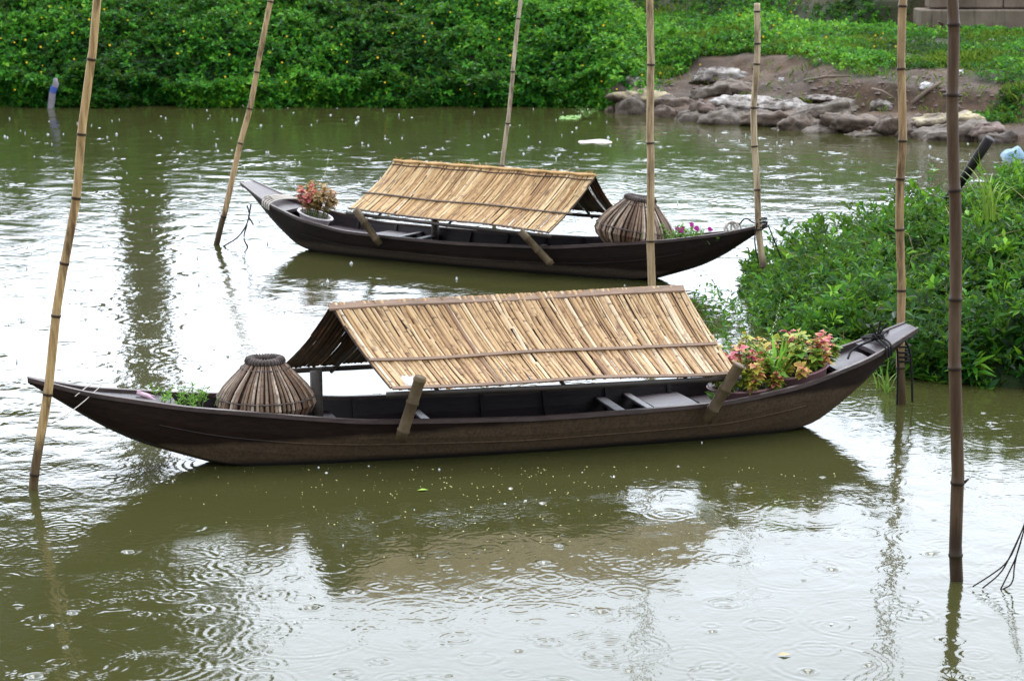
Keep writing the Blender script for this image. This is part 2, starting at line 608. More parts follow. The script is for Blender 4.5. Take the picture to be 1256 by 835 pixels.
xs = np.concatenate([np.linspace(-220, -16, 14)[:-1], np.linspace(-16, 14, 420), np.linspace(14, 220, 14)[1:]])
ys = np.concatenate([np.linspace(27, 49, 330), np.array([52, 58, 70, 100, 160, 300, 600.])])
GX, GY = np.meshgrid(xs, ys)
GZ = ground_z(GX, GY)
nx, ny = len(xs), len(ys)
ii = np.arange(nx * ny).reshape(ny, nx)
q = np.stack([ii[:-1, :-1], ii[:-1, 1:], ii[1:, 1:], ii[1:, :-1]], -1).reshape(-1, 4)
bank = np_mesh('river_bank', np.stack([GX, GY, GZ], -1).reshape(-1, 3), q, M_mud, smooth=True, n=4,
               attrs={'veg': veg_cover(GX, GY).ravel()})
tag(bank, 'muddy river bank rising behind the water', kind='structure')


def on_ground(px, py):
    d = ray(px, py)
    o = Vector((0, 0, H))
    Y = 29 + np.arange(700) * .03
    t = Y / d.y
    hit = np.nonzero(H + d.z * t <= ground_z(d.x * t, Y))[0]
    k = hit[0] if len(hit) else 699
    return o + d * float(t[k])


# ------------------------------------------------------------------ leaves
def leaf_arrays(pos, axis, side, L, W, tint, fold=.18, droop=.15, core=False):
    up = np.cross(side, axis)
    n = len(pos)
    L_, W_ = L[:, None], W[:, None]
    mid = pos + axis * L_ * .48
    tip = pos + axis * L_ - np.array([0, 0, 1.]) * L_ * droop
    lf = mid - side * W_ * .5 + up * W_ * fold
    rt = mid + side * W_ * .5 + up * W_ * fold
    if core:
        v = np.stack([pos, lf, tip, rt, mid], 1).reshape(-1, 3)
        b = np.arange(n)[:, None] * 5
        t = np.concatenate([b + [[0, 4, 1]], b + [[1, 4, 2]], b + [[0, 3, 4]], b + [[3, 2, 4]]], 1).reshape(-1, 3)
        return v, t, np.repeat(tint, 5), np.tile([.8, 0, 0, 0, 1.], n)
    v = np.stack([pos, lf, tip, rt], 1).reshape(-1, 3)
    b = np.arange(n)[:, None] * 4
    t = np.concatenate([b + [[0, 2, 1]], b + [[0, 3, 2]]], 1).reshape(-1, 3)
    return v, t, np.repeat(tint, 4), None


def norm(a):
    return a / np.maximum(np.linalg.norm(a, axis=1, keepdims=True), 1e-9)


def rosettes(pts, nrm, k, Lr, wr, tint, open_=(.5, 1.15), rng=RNG, **kw):
    """k leaves round every shoot tip"""
    n = len(pts)
    N = norm(nrm)
    ref = np.where(np.abs(N[:, 2:3]) > .9, np.array([[1., 0, 0]]), np.array([[0, 0, 1.]]))
    A = norm(np.cross(N, ref)); B = np.cross(N, A)
    ph = rng.uniform(0, 6.283, (n, 1)) + np.arange(k)[None] * 2.4
    op = rng.uniform(open_[0], open_[1], (n, k))
    dirv = (A[:, None] * np.cos(ph)[..., None] + B[:, None] * np.sin(ph)[..., None])
    ax = dirv * np.sin(op)[..., None] + N[:, None] * np.cos(op)[..., None]
    ax = norm(ax.reshape(-1, 3))
    sd_ = norm(np.cross(ax, np.repeat(N, k, 0)) + rng.normal(0, .25, (n * k, 3)))
    sd_ = norm(sd_ - ax * np.sum(sd_ * ax, 1, keepdims=True))
    L = rng.uniform(*Lr, n * k) * np.repeat(rng.uniform(.75, 1.2, n), k)
    P = np.repeat(pts, k, 0) - np.repeat(N, k, 0) * rng.uniform(0, .05, (n * k, 1)) * (Lr[1] / .08)
    T = np.clip(np.repeat(tint, k) + rng.normal(0, .13, n * k), 0, 1)
    return leaf_arrays(P, ax, sd_, L, L * wr * rng.uniform(.8, 1.2, n * k), T, **kw)


def merge(parts):
    V, T, A, C = [], [], [], []
    o = 0
    for v, t, a, c in parts:
        V.append(v); T.append(t + o); A.append(a); o += len(v)
        C.append(c if c is not None else np.zeros(len(v)))
    return np.concatenate(V), np.concatenate(T), np.concatenate(A), np.concatenate(C)


def foliage(name, parts, mat, parent=None):
    V, T, A, C = merge(parts)
    return np_mesh(name, V, T, mat, parent, attrs={'tint': A, 'core': C})


def grad_normal(fz, X, Y, e=.06):
    dx = (fz(X + e, Y) - fz(X - e, Y)) / (2 * e)
    dy = (fz(X, Y + e) - fz(X, Y - e)) / (2 * e)
    return norm(np.stack([-dx, -dy, np.ones_like(dx)], -1))


# far bank creeper: shoots on the lumpy surface of the growth
def bank_surface(X, Y):
    z = ground_z(X, Y)
    d = Y - shore_y(X)
    P = np.stack([X, Y], -1)
    lump = noise(P, 2.6, 3, 4)
    r = rightness(X)
    th = (.30 + .22 * lump) * smooth01(d, -.15, .25) * (1 - r) + (.10 + .08 * lump) * r
    return z + np.maximum(th, .02)


n_try = 74000
X = RNG.uniform(-11.5, 4.4, n_try); Y = shore_y(X) + RNG.beta(1.0, 1.35, n_try) * 7.5 - .28
Y[:19000] = shore_y(X[:19000]) + .1
keep = (RNG.uniform(size=n_try) < veg_cover(X, np.maximum(Y, shore_y(X) + .06))) | (X < 1.3)
keep &= ~((Y < shore_y(X) + .35) & (X > 1.7))
X, Y = X[keep], Y[keep]
dd = Y - shore_y(X)
Z = bank_surface(X, Y)
# the front face is a nearly upright curtain of stems: fill it by height
fr = dd < .35
Z = np.where(fr, RNG.uniform(0.0, 1, len(X)) ** .9 * (bank_surface(X, shore_y(X) + .5)) , Z)
bul = noise(np.stack([X, Z * 1.5], -1), 3.2, 3, 6)
Y = np.where(fr, shore_y(X) + .12 - .22 * bul + Z * .22 + RNG.normal(0, .05, len(X)), Y)
N1 = grad_normal(bank_surface, X, Y)
N1 = np.where(fr[:, None], norm(np.stack([bul * .4 + RNG.normal(0, .3, len(X)), -np.ones(len(X)), .75 + .3 * RNG.normal(size=len(X))], -1)), N1 + np.array([0, -.35, 0]))
N1 = norm(N1 * .6 + RNG.normal(0, .3, N1.shape) + np.array([0, 0, .45]))
clump = noise(np.stack([X, Y, Z], -1), 7.0, 2, 10)
P3 = np.stack([X, Y, Z], -1) + N1 * (RNG.uniform(-.20, .04, len(X)) + .08 * clump)[:, None]
tint = np.clip(.40 + .22 * noise(P3, 1.3, 3, 7) + RNG.normal(0, .17, len(X)) + .2 * smooth01(X, -1, 3) * smooth01(Z, .3, 1.2), 0, 1)
bankgrowth = foliage('bank_creeper_foliage', [rosettes(P3, N1, 6, (.065, .12), .46, tint)], M_wedelia)
tag(bankgrowth, 'dense green creeper with small yellow flowers covering the far bank', kind='stuff')

# right part of the bank: low creeper and grass, patchy
n_try = 66000
X = RNG.uniform(.8, 10.5, n_try); Y = shore_y(X) + RNG.uniform(.6, 15.5, n_try)
cv = veg_cover(X, Y)
keep = RNG.uniform(size=n_try) < cv * np.clip(.62 + 1.1 * noise(np.stack([X, Y], -1), 2.6, 3, 14) * smooth01(X, 3.2, 5.5), .05, 1)
X, Y, cv = X[keep], Y[keep], cv[keep]
Zg = ground_z(X, Y)
patch = noise(np.stack([X, Y], -1), 1.5, 3, 9) - .25 * smooth01(X, 3.5, 6)
N2 = norm(grad_normal(ground_z, X, Y) + RNG.normal(0, .35, (len(X), 3)) + np.array([0, -.3, 0]))
P3 = np.stack([X, Y, Zg + .03 + RNG.uniform(0, .12, len(X)) * (1 + patch)], -1)
tint = np.clip(.50 + .42 * patch + RNG.normal(0, .16, len(X)), 0, 1)
ros = rosettes(P3, N2, 5, (.05, .10), .45, tint)
slope_growth = foliage('slope_creeper_foliage', [ros], M_wedelia)
tag(slope_growth, 'low patchy creeper growing on the dirt slope above the sacks', kind='stuff')
n_g = 52000
X = RNG.uniform(2.2, 10.5, n_g); Y = shore_y(X) + RNG.uniform(1.5, 9.5, n_g)
pg = noise(np.stack([X, Y], -1), 1.7, 3, 12)
keep = (RNG.uniform(size=n_g) < veg_cover(X, Y) * np.clip(.45 + pg * 1.3 + .35 * smooth01(X, 5, 7), .02, 1) + .06 * (pg > .25))
X, Y, pg = X[keep], Y[keep], pg[keep]
n_g = len(X)
ax = norm(np.stack([RNG.normal(0, .35, n_g), RNG.normal(-.1, .35, n_g), np.ones(n_g)], -1))
sdv = norm(np.cross(ax, RNG.normal(size=(n_g, 3))))
L = RNG.uniform(.08, .22, n_g) * (1 + .5 * pg)
gr = leaf_arrays(np.stack([X, Y, ground_z(X, Y)], -1), ax, sdv, L, np.full(n_g, .010), np.clip(RNG.normal(.62, .25, n_g) + .2 * pg, 0, 1), droop=.3)
tag(foliage('slope_grass', [gr], M_grass), 'yellow-green grass on the right bank slope', kind='stuff')

# yellow flowers of the creeper
m = NT('yellow_petal'); m.P(Base_Color=(.85, .58, .03), Roughness=.5); M_yellow = m.m
mb = MB()
spots = []
for i in range(80):
    px, py = random.uniform(0, 900), random.uniform(0, 118)
    spots.append((px, py))
spots += [(random.uniform(900, 1110), random.uniform(5, 60)) for _ in range(16)]
for px, py in spots:
    d = ray(px, py); o = Vector((0, 0, H)); p = None
    Yv = 36.0 + np.arange(450) * .02
    t_ = Yv / d.y
    sh = shore_y(d.x * t_)
    zz = np.where(Yv > sh - .1, bank_surface(d.x * t_, np.maximum(Yv, sh + .02)), -9)
    hit = np.nonzero(H + d.z * t_ < zz)[0]
    if not len(hit): continue
    p = o + d * float(t_[hit[0]])
    p = p + Vector((0, -.16, .04))
    s = random.uniform(.010, .022)
    for k in range(8):
        a = k * math.pi / 4
        u = Vector((math.cos(a), -.35, math.sin(a))) * s
        v = Vector((-math.sin(a), 0, math.cos(a))) * s * .33
        mb.add([p, p + u * .7 + v, p + u, p + u * .7 - v], [[0, 1, 2, 3]])
tag(mb.build('creeper_flowers', M_yellow), 'tiny yellow flowers scattered over the bank creeper', kind='stuff')

# ------------------------------------------------------------------ right-hand bush on its mud spit
BC, BA, BB = (7.66, 19.35), 5.65, 3.5


def bush_r(X, Y):
    return (np.abs((X - BC[0]) / BA) ** 4 + np.abs((Y - BC[1]) / BB) ** 4) ** .25


def bush_z(X, Y):
    X = np.asarray(X, float); Y = np.asarray(Y, float)
    r = bush_r(X, Y)
    hm = np.interp(X, [1.75, 2.2, 2.7, 3.5, 4.5, 6, 9], [.10, .24, .46, .74, .96, 1.15, 1.2])
    P = np.stack([X, Y], -1).reshape(-1, 2)
    n = noise(P, 3.0, 3, 5).reshape(X.shape)
    return hm * np.clip(1 - r ** 3.2, 0, 1) ** .55 * (1 + .22 * n)


sx_ = np.linspace(1.5, 13, 90); sy_ = np.linspace(15.8, 22.9, 70)
SX, SY = np.meshgrid(sx_, sy_)
SZ = np.where(bush_r(SX, SY) < .99, bush_z(SX, SY) * .62 - .05, -.4)
ii = np.arange(SX.size).reshape(SX.shape)
q = np.stack([ii[:-1, :-1], ii[:-1, 1:], ii[1:, 1:], ii[1:, :-1]], -1).reshape(-1, 4)
spit = np_mesh('mud_spit_ground', np.stack([SX, SY, SZ], -1).reshape(-1, 3), q, M_mud, smooth=True, n=4, attrs={'veg': np.ones(SX.size)})
tag(spit, 'mud ground under the waterside bush', kind='structure')

n_try = 42000
X = RNG.uniform(1.5, 8.0, n_try); Y = RNG.uniform(15.6, 23, n_try)
r = bush_r(X, Y)
keep = (r < 1.0) & (RNG.uniform(size=n_try) < np.where(Y > 20.5, .45, 1.0))
X, Y, r = X[keep], Y[keep], r[keep]
Z = bush_z(X, Y)
Nb = grad_normal(bush_z, X, Y, .05)
rim = r > .86
Z = np.where(rim, RNG.uniform(0, 1, len(X)) * (Z + .25 * np.interp(X, [1.5, 4], [.4, 1.6])), Z)
Nb = np.where(rim[:, None], norm(np.stack([(X - BC[0]) * .12, (Y - BC[1]) * .3, .7 + 0 * X], -1)), Nb)
Nb = norm(Nb * .45 + RNG.normal(0, .28, Nb.shape) + np.array([0, -.1, .8]))
sub = noise(np.stack([X, Y, Z], -1), 5.5, 2, 8)
P3 = np.stack([X, Y, Z], -1) + Nb * (RNG.uniform(-.26, .05, len(X)) + .10 * sub)[:, None]
P3[:, 2] = np.maximum(P3[:, 2], .01)
tint = np.clip(.40 + .2 * sub + RNG.normal(0, .2, len(X)) + .15 * smooth01(Z, .5, 1.0), 0, 1)
parts = [rosettes(P3, Nb, 6, (.06, .125), .34, tint)]
# long narrow blades low on the front and on the crest
n_b = 900
X = RNG.uniform(2.3, 7.5, n_b); Y = RNG.uniform(15.7, 18.2, n_b)
keep = bush_r(X, Y) < 1.0
X, Y = X[keep], Y[keep]
Pb = np.stack([X, Y, np.maximum(bush_z(X, Y) * RNG.uniform(.5, 1, len(X)), .03)], -1)
parts.append(rosettes(Pb, norm(RNG.normal(0, .5, Pb.shape) + np.array([0, -.5, 1.0])), 6, (.13, .26), .15, np.clip(RNG.normal(.72, .12, len(X)), 0, 1), open_=(.4, 1.3)))
# sprigs rising clear of the outline, at the left and back edge
n_s = 520
X = np.concatenate([RNG.uniform(2.1, 3.0, 300), RNG.uniform(2.2, 6.5, 220)])
Y = np.concatenate([RNG.uniform(17.8, 20.6, 300), RNG.uniform(19.5, 22.3, 220)])
spr = []
for x, y in zip(X, Y):
    z0 = float(bush_z(x, y)) if float(bush_r(x, y)) < 1 else 0
    h_ = random.uniform(.08, .30)
    bx, by = random.gauss(0, .06), random.gauss(0, .06)
    for k in range(int(h_ / .045)):
        t = k * .045 / h_
        spr.append((x + bx * t, y + by * t, z0 + h_ * t))
for _ in range(64):
    x, y = random.uniform(1.5, 2.3), random.uniform(17.3, 19.6)
    h_ = random.uniform(.15, .42); bx, by = random.gauss(0, .09), random.gauss(0, .09)
    for k in range(int(h_ / .05)):
        t = k * .05 / h_; spr.append((x + bx * t, y + by * t, .01 + h_ * t))
spr = np.array(spr)
parts.append(rosettes(spr, np.tile([0, 0, 1.], (len(spr), 1)) + RNG.normal(0, .2, spr.shape), 3, (.035, .08), .33, np.clip(RNG.normal(.55, .15, len(spr)), 0, 1)))
bush = foliage('waterside_shrub', parts, M_bushleaf)
tag(bush, 'dense leafy green shrubs spreading over the mud spit at the water edge', kind='stuff')
mb = MB()
for _ in range(140):
    x, y = random.uniform(1.6, 5.5), random.uniform(16.2, 21)
    if float(bush_r(x, y)) > 1: continue
    z0 = float(bush_z(x, y))
    a = random.uniform(0, 6.28); l = random.uniform(.15, .4)
    mb.tube([(x, y, z0 - .25), (x + math.cos(a) * l * .4, y + math.sin(a) * l * .4, z0 + .02), (x + math.cos(a) * l, y + math.sin(a) * l, z0 + .12)], [.004, .003, .002], 4)
M_stem = flat_material('green_stem', (.10, .14, .04), .6)
st = mb.build('shrub_stems', M_stem)
tag(st, 'thin green stems poking out of the shrubs on the spit', kind='stuff')


def blade_clump(name, base, n, Lr, wd, spread, mat, label, cat, group=None, tm=.7):
    root = empty(name, base)
    b = MB(); tints = []
    for i in range(n):
        a = random.uniform(0, 6.283); L = random.uniform(*Lr); s = random.uniform(.1, 1) * spread
        p0 = Vector((random.gauss(0, .04), random.gauss(0, .04), -.05)); t_ = random.gauss(tm, .15)
        sd2 = Vector((-math.sin(a), math.cos(a), 0))
        vs = []
        for k in range(7):
            u = k / 6
            c = p0 + Vector((math.cos(a), math.sin(a), 0)) * L * s * u * u + Vector((0, 0, 1)) * L * (u - .42 * s * u ** 3)
            wv = wd * (1 - u) ** .7 * (.6 + u) * .7 + .0008
            vs += [c - sd2 * wv, c + sd2 * wv]
        b.add(vs, [[2 * k, 2 * k + 1, 2 * k + 3, 2 * k + 2] for k in range(6)], tint=min(max(t_, 0), 1))
    b.build('blades', mat, root)
    tag(root, label, cat, group)
    return root


blade_clump('grass_tuft', on_y(1212, 262, 18.9), 26, (.3, .62), .011, .8, M_grass, 'tall pale grass tuft standing out above the shrubs beside the dark leaning post', 'grass tuft')
blade_clump('grass_tuft', on_y(1085, 480, 16.1), 14, (.16, .3), .012, .9, M_grass, 'short grass tuft at the water line in front of the shrubs', 'grass tuft', tm=.4)

# ------------------------------------------------------------------ water surface: one sheet, real rain rings
rowY = [7.0]
while rowY[-1] < 41: rowY.append(rowY[-1] * 1.00118)
rowY = np.array([-40, -20, -5, 2, 5, 6.5] + rowY)
ncol = 720
u = np.linspace(-1, 1, ncol)
half = np.where(rowY > 6.9, rowY * .245 + .5, 2.3)
WX = half[:, None] * u[None]
skl = np.array([-120, -50, -25, -16, -13.]); skr = -skl[::-1]
WX = np.concatenate([np.tile(skl, (len(rowY), 1)), WX, np.tile(skr, (len(rowY), 1))], 1)
WY = np.tile(rowY[:, None], (1, WX.shape[1]))
core = np.zeros_like(WX); core[6:, 5:-5] = 1
WZ = np.zeros_like(WX)
wr = np.random.default_rng(21)
patchy = np.zeros_like(WX)
for _ in range(7):
    k = wr.normal(size=2) * np.array([.55, .75]); patchy += np.sin(WX * k[0] + WY * k[1] + wr.uniform(0, 6.28))
patchy = .62 + .38 * np.tanh(patchy * .6)
patchy *= .62 + .38 * smooth01(WY - WX * .9, 12.0, 17.5)
for i in range(44):
    lam = math.exp(wr.uniform(math.log(.09), math.log(.75)))
    a = wr.uniform(0, math.pi)
    kx, ky = math.cos(a) * 2 * math.pi / lam, math.sin(a) * 2 * math.pi / lam
    slope = .0076
    fadey = 1 - smooth01(WY * .0016, lam * .10, lam * .30)      # drop what the rows cannot carry
    WZ += slope * lam / (2 * math.pi) * np.sin(WX * kx + WY * ky + wr.uniform(0, 6.28)) * patchy * (fadey + .0) * (.55 + .45 * np.sin(WX * wr.normal() + WY * wr.normal() * .6 + wr.uniform(0, 6.28)))
ringsP = []
n_rings = 3600
for i in range(n_rings):
    Yr = math.sqrt(wr.uniform(8.8 ** 2, 39 ** 2))
    if i < 330: Yr = wr.uniform(9.2, 16.5)
    Xr = wr.uniform(-1, 1) * (Yr * .23 + .3)
    big = wr.uniform() < .22
    Rr = wr.uniform(.10, .30) if big else wr.uniform(.015, .10)
    lam = wr.uniform(.036, .055) if Yr < 15 else wr.uniform(.05, .10) * (1 + (Yr - 15) * .035)
    wid = wr.uniform(.035, .07) if big else wr.uniform(.02, .05)
    wid *= max(1, lam / .05)
    sl = wr.uniform(.09, .22) * (.60 if big else 1.05) * (.85 if Yr > 18 else 1)
    A = sl * lam / 6.283
    ext = Rr + 2.4 * wid
    r0, r1 = np.searchsorted(rowY, [Yr - ext, Yr + ext])
    if r1 <= r0: continue
    hh = rowY[(r0 + r1) // 2] * .245 + .5
    c0 = int((( Xr - ext) / hh + 1) / 2 * (ncol - 1)) - 3 + 5; c1 = int(((Xr + ext) / hh + 1) / 2 * (ncol - 1)) + 4 + 5
    c0, c1 = max(c0, 5), min(c1, ncol + 5)
    if c1 <= c0: continue
    dx = WX[r0:r1, c0:c1] - Xr; dy = WY[r0:r1, c0:c1] - Yr
    dist = np.sqrt(dx * dx + dy * dy)
    an = np.arctan2(dy, dx); n1 = wr.integers(1, 4)
    brk = .62 + .38 * np.sin(an * n1 + wr.uniform(0, 6.28)) * np.sin(an * (n1 + 2) + wr.uniform(0, 6.28)) + .15 * np.sin(an * 9 + wr.uniform(0, 6.28))
    dist = dist * (1 + .03 * np.sin(2 * an + wr.uniform(0, 6.28)))
    WZ[r0:r1, c0:c1] += A * brk * np.cos((dist - Rr) * 6.283 / lam) * np.exp(-((dist - Rr) / wid) ** 2)
    ringsP.append((Xr, Yr, Rr))
for i in range(60):                                  # fresh dimples where a drop has just struck
    Yr = wr.uniform(9.3, 15.5); Xr = wr.uniform(-1, 1) * (Yr * .23 + .2); Rr = wr.uniform(.010, .022)
    r0, r1 = np.searchsorted(rowY, [Yr - .15, Yr + .15])
    dd_ = np.sqrt((WX[r0:r1] - Xr) ** 2 + (WY[r0:r1] - Yr) ** 2)
    WZ[r0:r1] += -Rr * .6 * np.exp(-(dd_ / Rr) ** 2) + Rr * .12 * np.exp(-((dd_ - 1.9 * Rr) / (Rr * .6)) ** 2)
WZ *= core
nr, nc = WX.shape
ii = np.arange(nr * nc).reshape(nr, nc)
q = np.stack([ii[:-1, :-1], ii[:-1, 1:], ii[1:, 1:], ii[1:, :-1]], -1).reshape(-1, 4)
water = np_mesh('river_water', np.stack([WX, WY, WZ], -1).reshape(-1, 3), q, M_water, smooth=True, n=4)
tag(water, 'murky green river water pocked by rain', kind='structure')
bed = mesh_obj('river_bed', [(-300, -60, -1.6), (300, -60, -1.6), (300, 45, -1.6), (-300, 45, -1.6)], [[0, 1, 2, 3]], M_soil)
tag(bed, 'river bed', kind='structure')

# drops thrown up where the rain strikes
m = NT('splash_water'); m.P(Base_Color=(.78, .80, .80), Roughness=.12, IOR=1.33); m.b.inputs['Transmission Weight'].default_value = .35
M_splash = m.m
mb = MB()
for (Xr, Yr, Rr) in ringsP:
    if Rr > .055 or random.random() < (.62 if Yr > 16 else .82): continue
    hgt = random.uniform(.008, .035) if Yr > 15 else random.uniform(.004, .014)
    rr = random.uniform(.004, .010)
    if Yr > 15 and random.random() < .7:
        rr *= random.uniform(1.2, 2.6)
        mb.lathe([(rr, -.002), (rr * 1.1, hgt * .25), (rr * .7, hgt * .45), (rr * .25, hgt * .6), (.0015, hgt)], (Xr, Yr, 0), 7)
    else:
        mb.lathe([(rr, -.002), (rr * .8, hgt * .6), (rr * .3, hgt * .95), (.0005, hgt)], (Xr, Yr, 0), 8)
tag(mb.build('rain_splashes', M_splash, smooth=True), 'small white raindrop splashes and bubbles all over the river', kind='stuff')
# petals and bits afloat near the front boat
m = NT('floating_petal'); m.P(Base_Color=(.42, .38, .17), Roughness=.5); M_petal = m.m
mb = MB()
for i in range(420):
    px = random.gauss(640, 170) if i % 3 else random.uniform(150, 1100)
    py = 572 + abs(random.gauss(0, 55))
    if py > 760: continue
    p = on_z(px, py, .004); s = random.uniform(.003, .008); a = random.uniform(0, 3.1)
    u_, v_ = Vector((math.cos(a), math.sin(a), .1)) * s, Vector((-math.sin(a), math.cos(a), .05)) * s * .6
    mb.add([p - u_, p - v_ + Vector((0, 0, .003)), p + u_, p + v_], [[0, 1, 2, 3]])
tag(mb.build('floating_petals', M_petal), 'pale yellow petals and bits drifting beside the front boat', kind='stuff')
# ------------------------------------------------------------------ boats
SL = 2.845
Z_G = ([-2.845, -2.5, -1.95, -1.4, -.9, .15, .87, 1.45, 2.0, 2.48, 2.845], [.575, .48, .39, .33, .275, .24, .245, .255, .33, .455, .61])
Z_B = ([-2.845, -2.58, -2.42, -2.2, -1.72, -1.3, 0, 1.5, 2.1, 2.28, 2.43, 2.67, 2.845], [.55, .37, .26, .15, -.01, -.07, -.10, -.08, .0, .115, .22, .44, .585])
W_G = ([-2.845, -2.4, -1.9, -1.2, -.4, .4, 1.2, 1.9, 2.4, 2.845], [.010, .12, .24, .345, .40, .41, .385, .33, .235, .11])


def smooth_tab(tab):
    xs_, ys_ = tab
    g = np.linspace(-SL, SL, 400)
    y = np.interp(g, xs_, ys_)
    k = np.hanning(27); k /= k.sum()
    yp = np.concatenate([2 * y[0] - y[13:0:-1], y, 2 * y[-1] - y[-2:-15:-1]])
    return g, np.convolve(yp, k, 'valid')


TG, TB, TW = smooth_tab(Z_G), smooth_tab(Z_B), smooth_tab(W_G)
zg = lambda s: float(np.interp(s, *TG))
zb = lambda s: min(float(np.interp(s, *TB)), zg(s) - .022)
wg = lambda s: max(float(np.interp(s, *TW)), .008)


def section(s, off=0.0):
    """half cross-section from keel to gunwale, (y, z) list, moved inward by off"""
    W, G, B = wg(s), zg(s), zb(s)
    hgt = G - B
    wc = W * .60
    pts = [(0, B), (wc * .55, B + .006), (wc, B + .035 * min(1, hgt / .25)), (wc + (W - wc) * .42, B + hgt * .36), (wc + (W - wc) * .78, B + hgt * .68), (W, G)]
    out = []
    for i, (y, z) in enumerate(pts):
        if off:
            z2 = min(z + off * (1.0 if i < 3 else .3 if i < 5 else 0), G)
            y2 = max(y - off * (0 if i < 2 else .9), 0)
            out.append((y2, z2))
        else: out.append((y, z))
    return out


def inner_half_width(s, z):
    sec = section(s, .022)
    zz = [p[1] for p in sec[2:]]; yy = [p[0] for p in sec[2:]]
    return float(np.interp(z, zz, yy))


def make_hull(name_mat, parent):
    S = np.linspace(-SL, SL, 90)
    def loft(off, flip, z_off=0):
        vs, fs = [], []
        for s in S:
            sec = section(s, off)
            row = [(-y, z) for y, z in sec[:0:-1]] + [(0, sec[0][1])] + [(y, z) for y, z in sec[1:]]
            vs += [(s, y, z) for y, z in row]
        m_ = 11
        for i in range(len(S) - 1):
            for k in range(m_ - 1):
                f = [i * m_ + k, i * m_ + k + 1, (i + 1) * m_ + k + 1, (i + 1) * m_ + k]
                fs.append(f[::-1] if flip else f)
        return vs, fs
    b = MB()
    vs, fs = loft(0, True)
    for e in (0, 89):
        f = [e * 11 + k for k in range(11)]
        fs.append(f if e == 0 else f[::-1])
    b.add(vs, fs)
    hull = b.build('hull', name_mat, parent)
    b2 = MB(); vs, fs = loft(.022, False); b2.add(vs, fs)
    b2.build('inner_planking', M_inner, hull)
    for sg in (-1, 1):
        g = MB(); vs = []; fs = []
        for s in S:
            W, G = wg(s), zg(s)
            yo, yi = sg * (W + .007), sg * max(W - .026, .0)
            vs += [(s, yo, G - .016), (s, yo, G + .009), (s, (yo + yi) / 2, G + .013), (s, yi, G + .009), (s, yi, G - .016)]
        for i in range(len(S) - 1):
            for k in range(5):
                j = (k + 1) % 5
                f = [i * 5 + k, i * 5 + j, i * 5 + 5 + j, i * 5 + 5 + k]
                fs.append(f if sg > 0 else f[::-1])
        g.add(vs, fs)
        g.build('gunwale', M_rim, parent)
        # lower strake edge, a thin raised seam along the side
        g = MB(); pts = []
        for s in np.linspace(-2.1, 2.0, 40):
            W, G, B = wg(s), zg(s), zb(s)
            wc = W * .6; hgt = G - B
            tt = .56
            pts.append((s, sg * (wc + (W - wc) * .65 + .001), B + hgt * tt))
        g.tube(pts, .005, 5)
        g.build('strake_seam', name_mat, hull)
    return hull


def deck_board(s0, s1, parent, mat, lift=.0, inset=.0, name='deck_board', thick=.022, n=10, ztab=None):
    b = MB(); vs, fs = [], []
    for i in range(n + 1):
        s = s0 + (s1 - s0) * i / n
        z = (ztab(s) if ztab else zg(s)) + lift
        w_ = (inner_half_width(s, min(z, zg(s))) if ztab or lift < 0 else wg(s)) - inset
        w_ = max(w_, .006)
        vs += [(s, -w_, z - thick), (s, -w_, z), (s, 0, z + .008), (s, w_, z), (s, w_, z - thick)]
    for i in range(n):
        for k in range(5):
            j = (k + 1) % 5
            fs.append([i * 5 + k, i * 5 + 5 + k, i * 5 + 5 + j, i * 5 + j])
    fs += [[0, 1, 2, 3, 4][::1], [n * 5 + k for k in (4, 3, 2, 1, 0)]]
    b.add(vs, fs)
    return b.build(name, mat, parent)


def thwart(s, z, wd, parent, mat=None):
    w_ = inner_half_width(s, z) + .004
    MB().box((s, 0, z), (wd, 2 * w_, .022), bev=.004).build('thwart', mat or M_inner, parent)


def rib(s, parent):
    b = MB()
    sec = section(s, .024); se2 = section(s, .045)
    vs, fs = [], []
    rows = [(-y, z) for y, z in sec[:0:-1]] + [(y, z) for y, z in sec]
    row2 = [(-y, z) for y, z in se2[:0:-1]] + [(y, z) for y, z in se2]
    n = len(rows)
    for ds in (-.014, .014):
        vs += [(s + ds, y, z) for y, z in rows] + [(s + ds, y, min(z + .006, zg(s) - .004)) for y, z in row2]
    for k in range(n - 1):
        fs += [[k, k + 1, n + k + 1, n + k], [2 * n + k, 3 * n + k, 3 * n + k + 1, 2 * n + k + 1], [n + k, n + k + 1, 3 * n + k + 1, 3 * n + k]]
    b.add(vs, fs)
    b.build('rib', M_inner, parent)


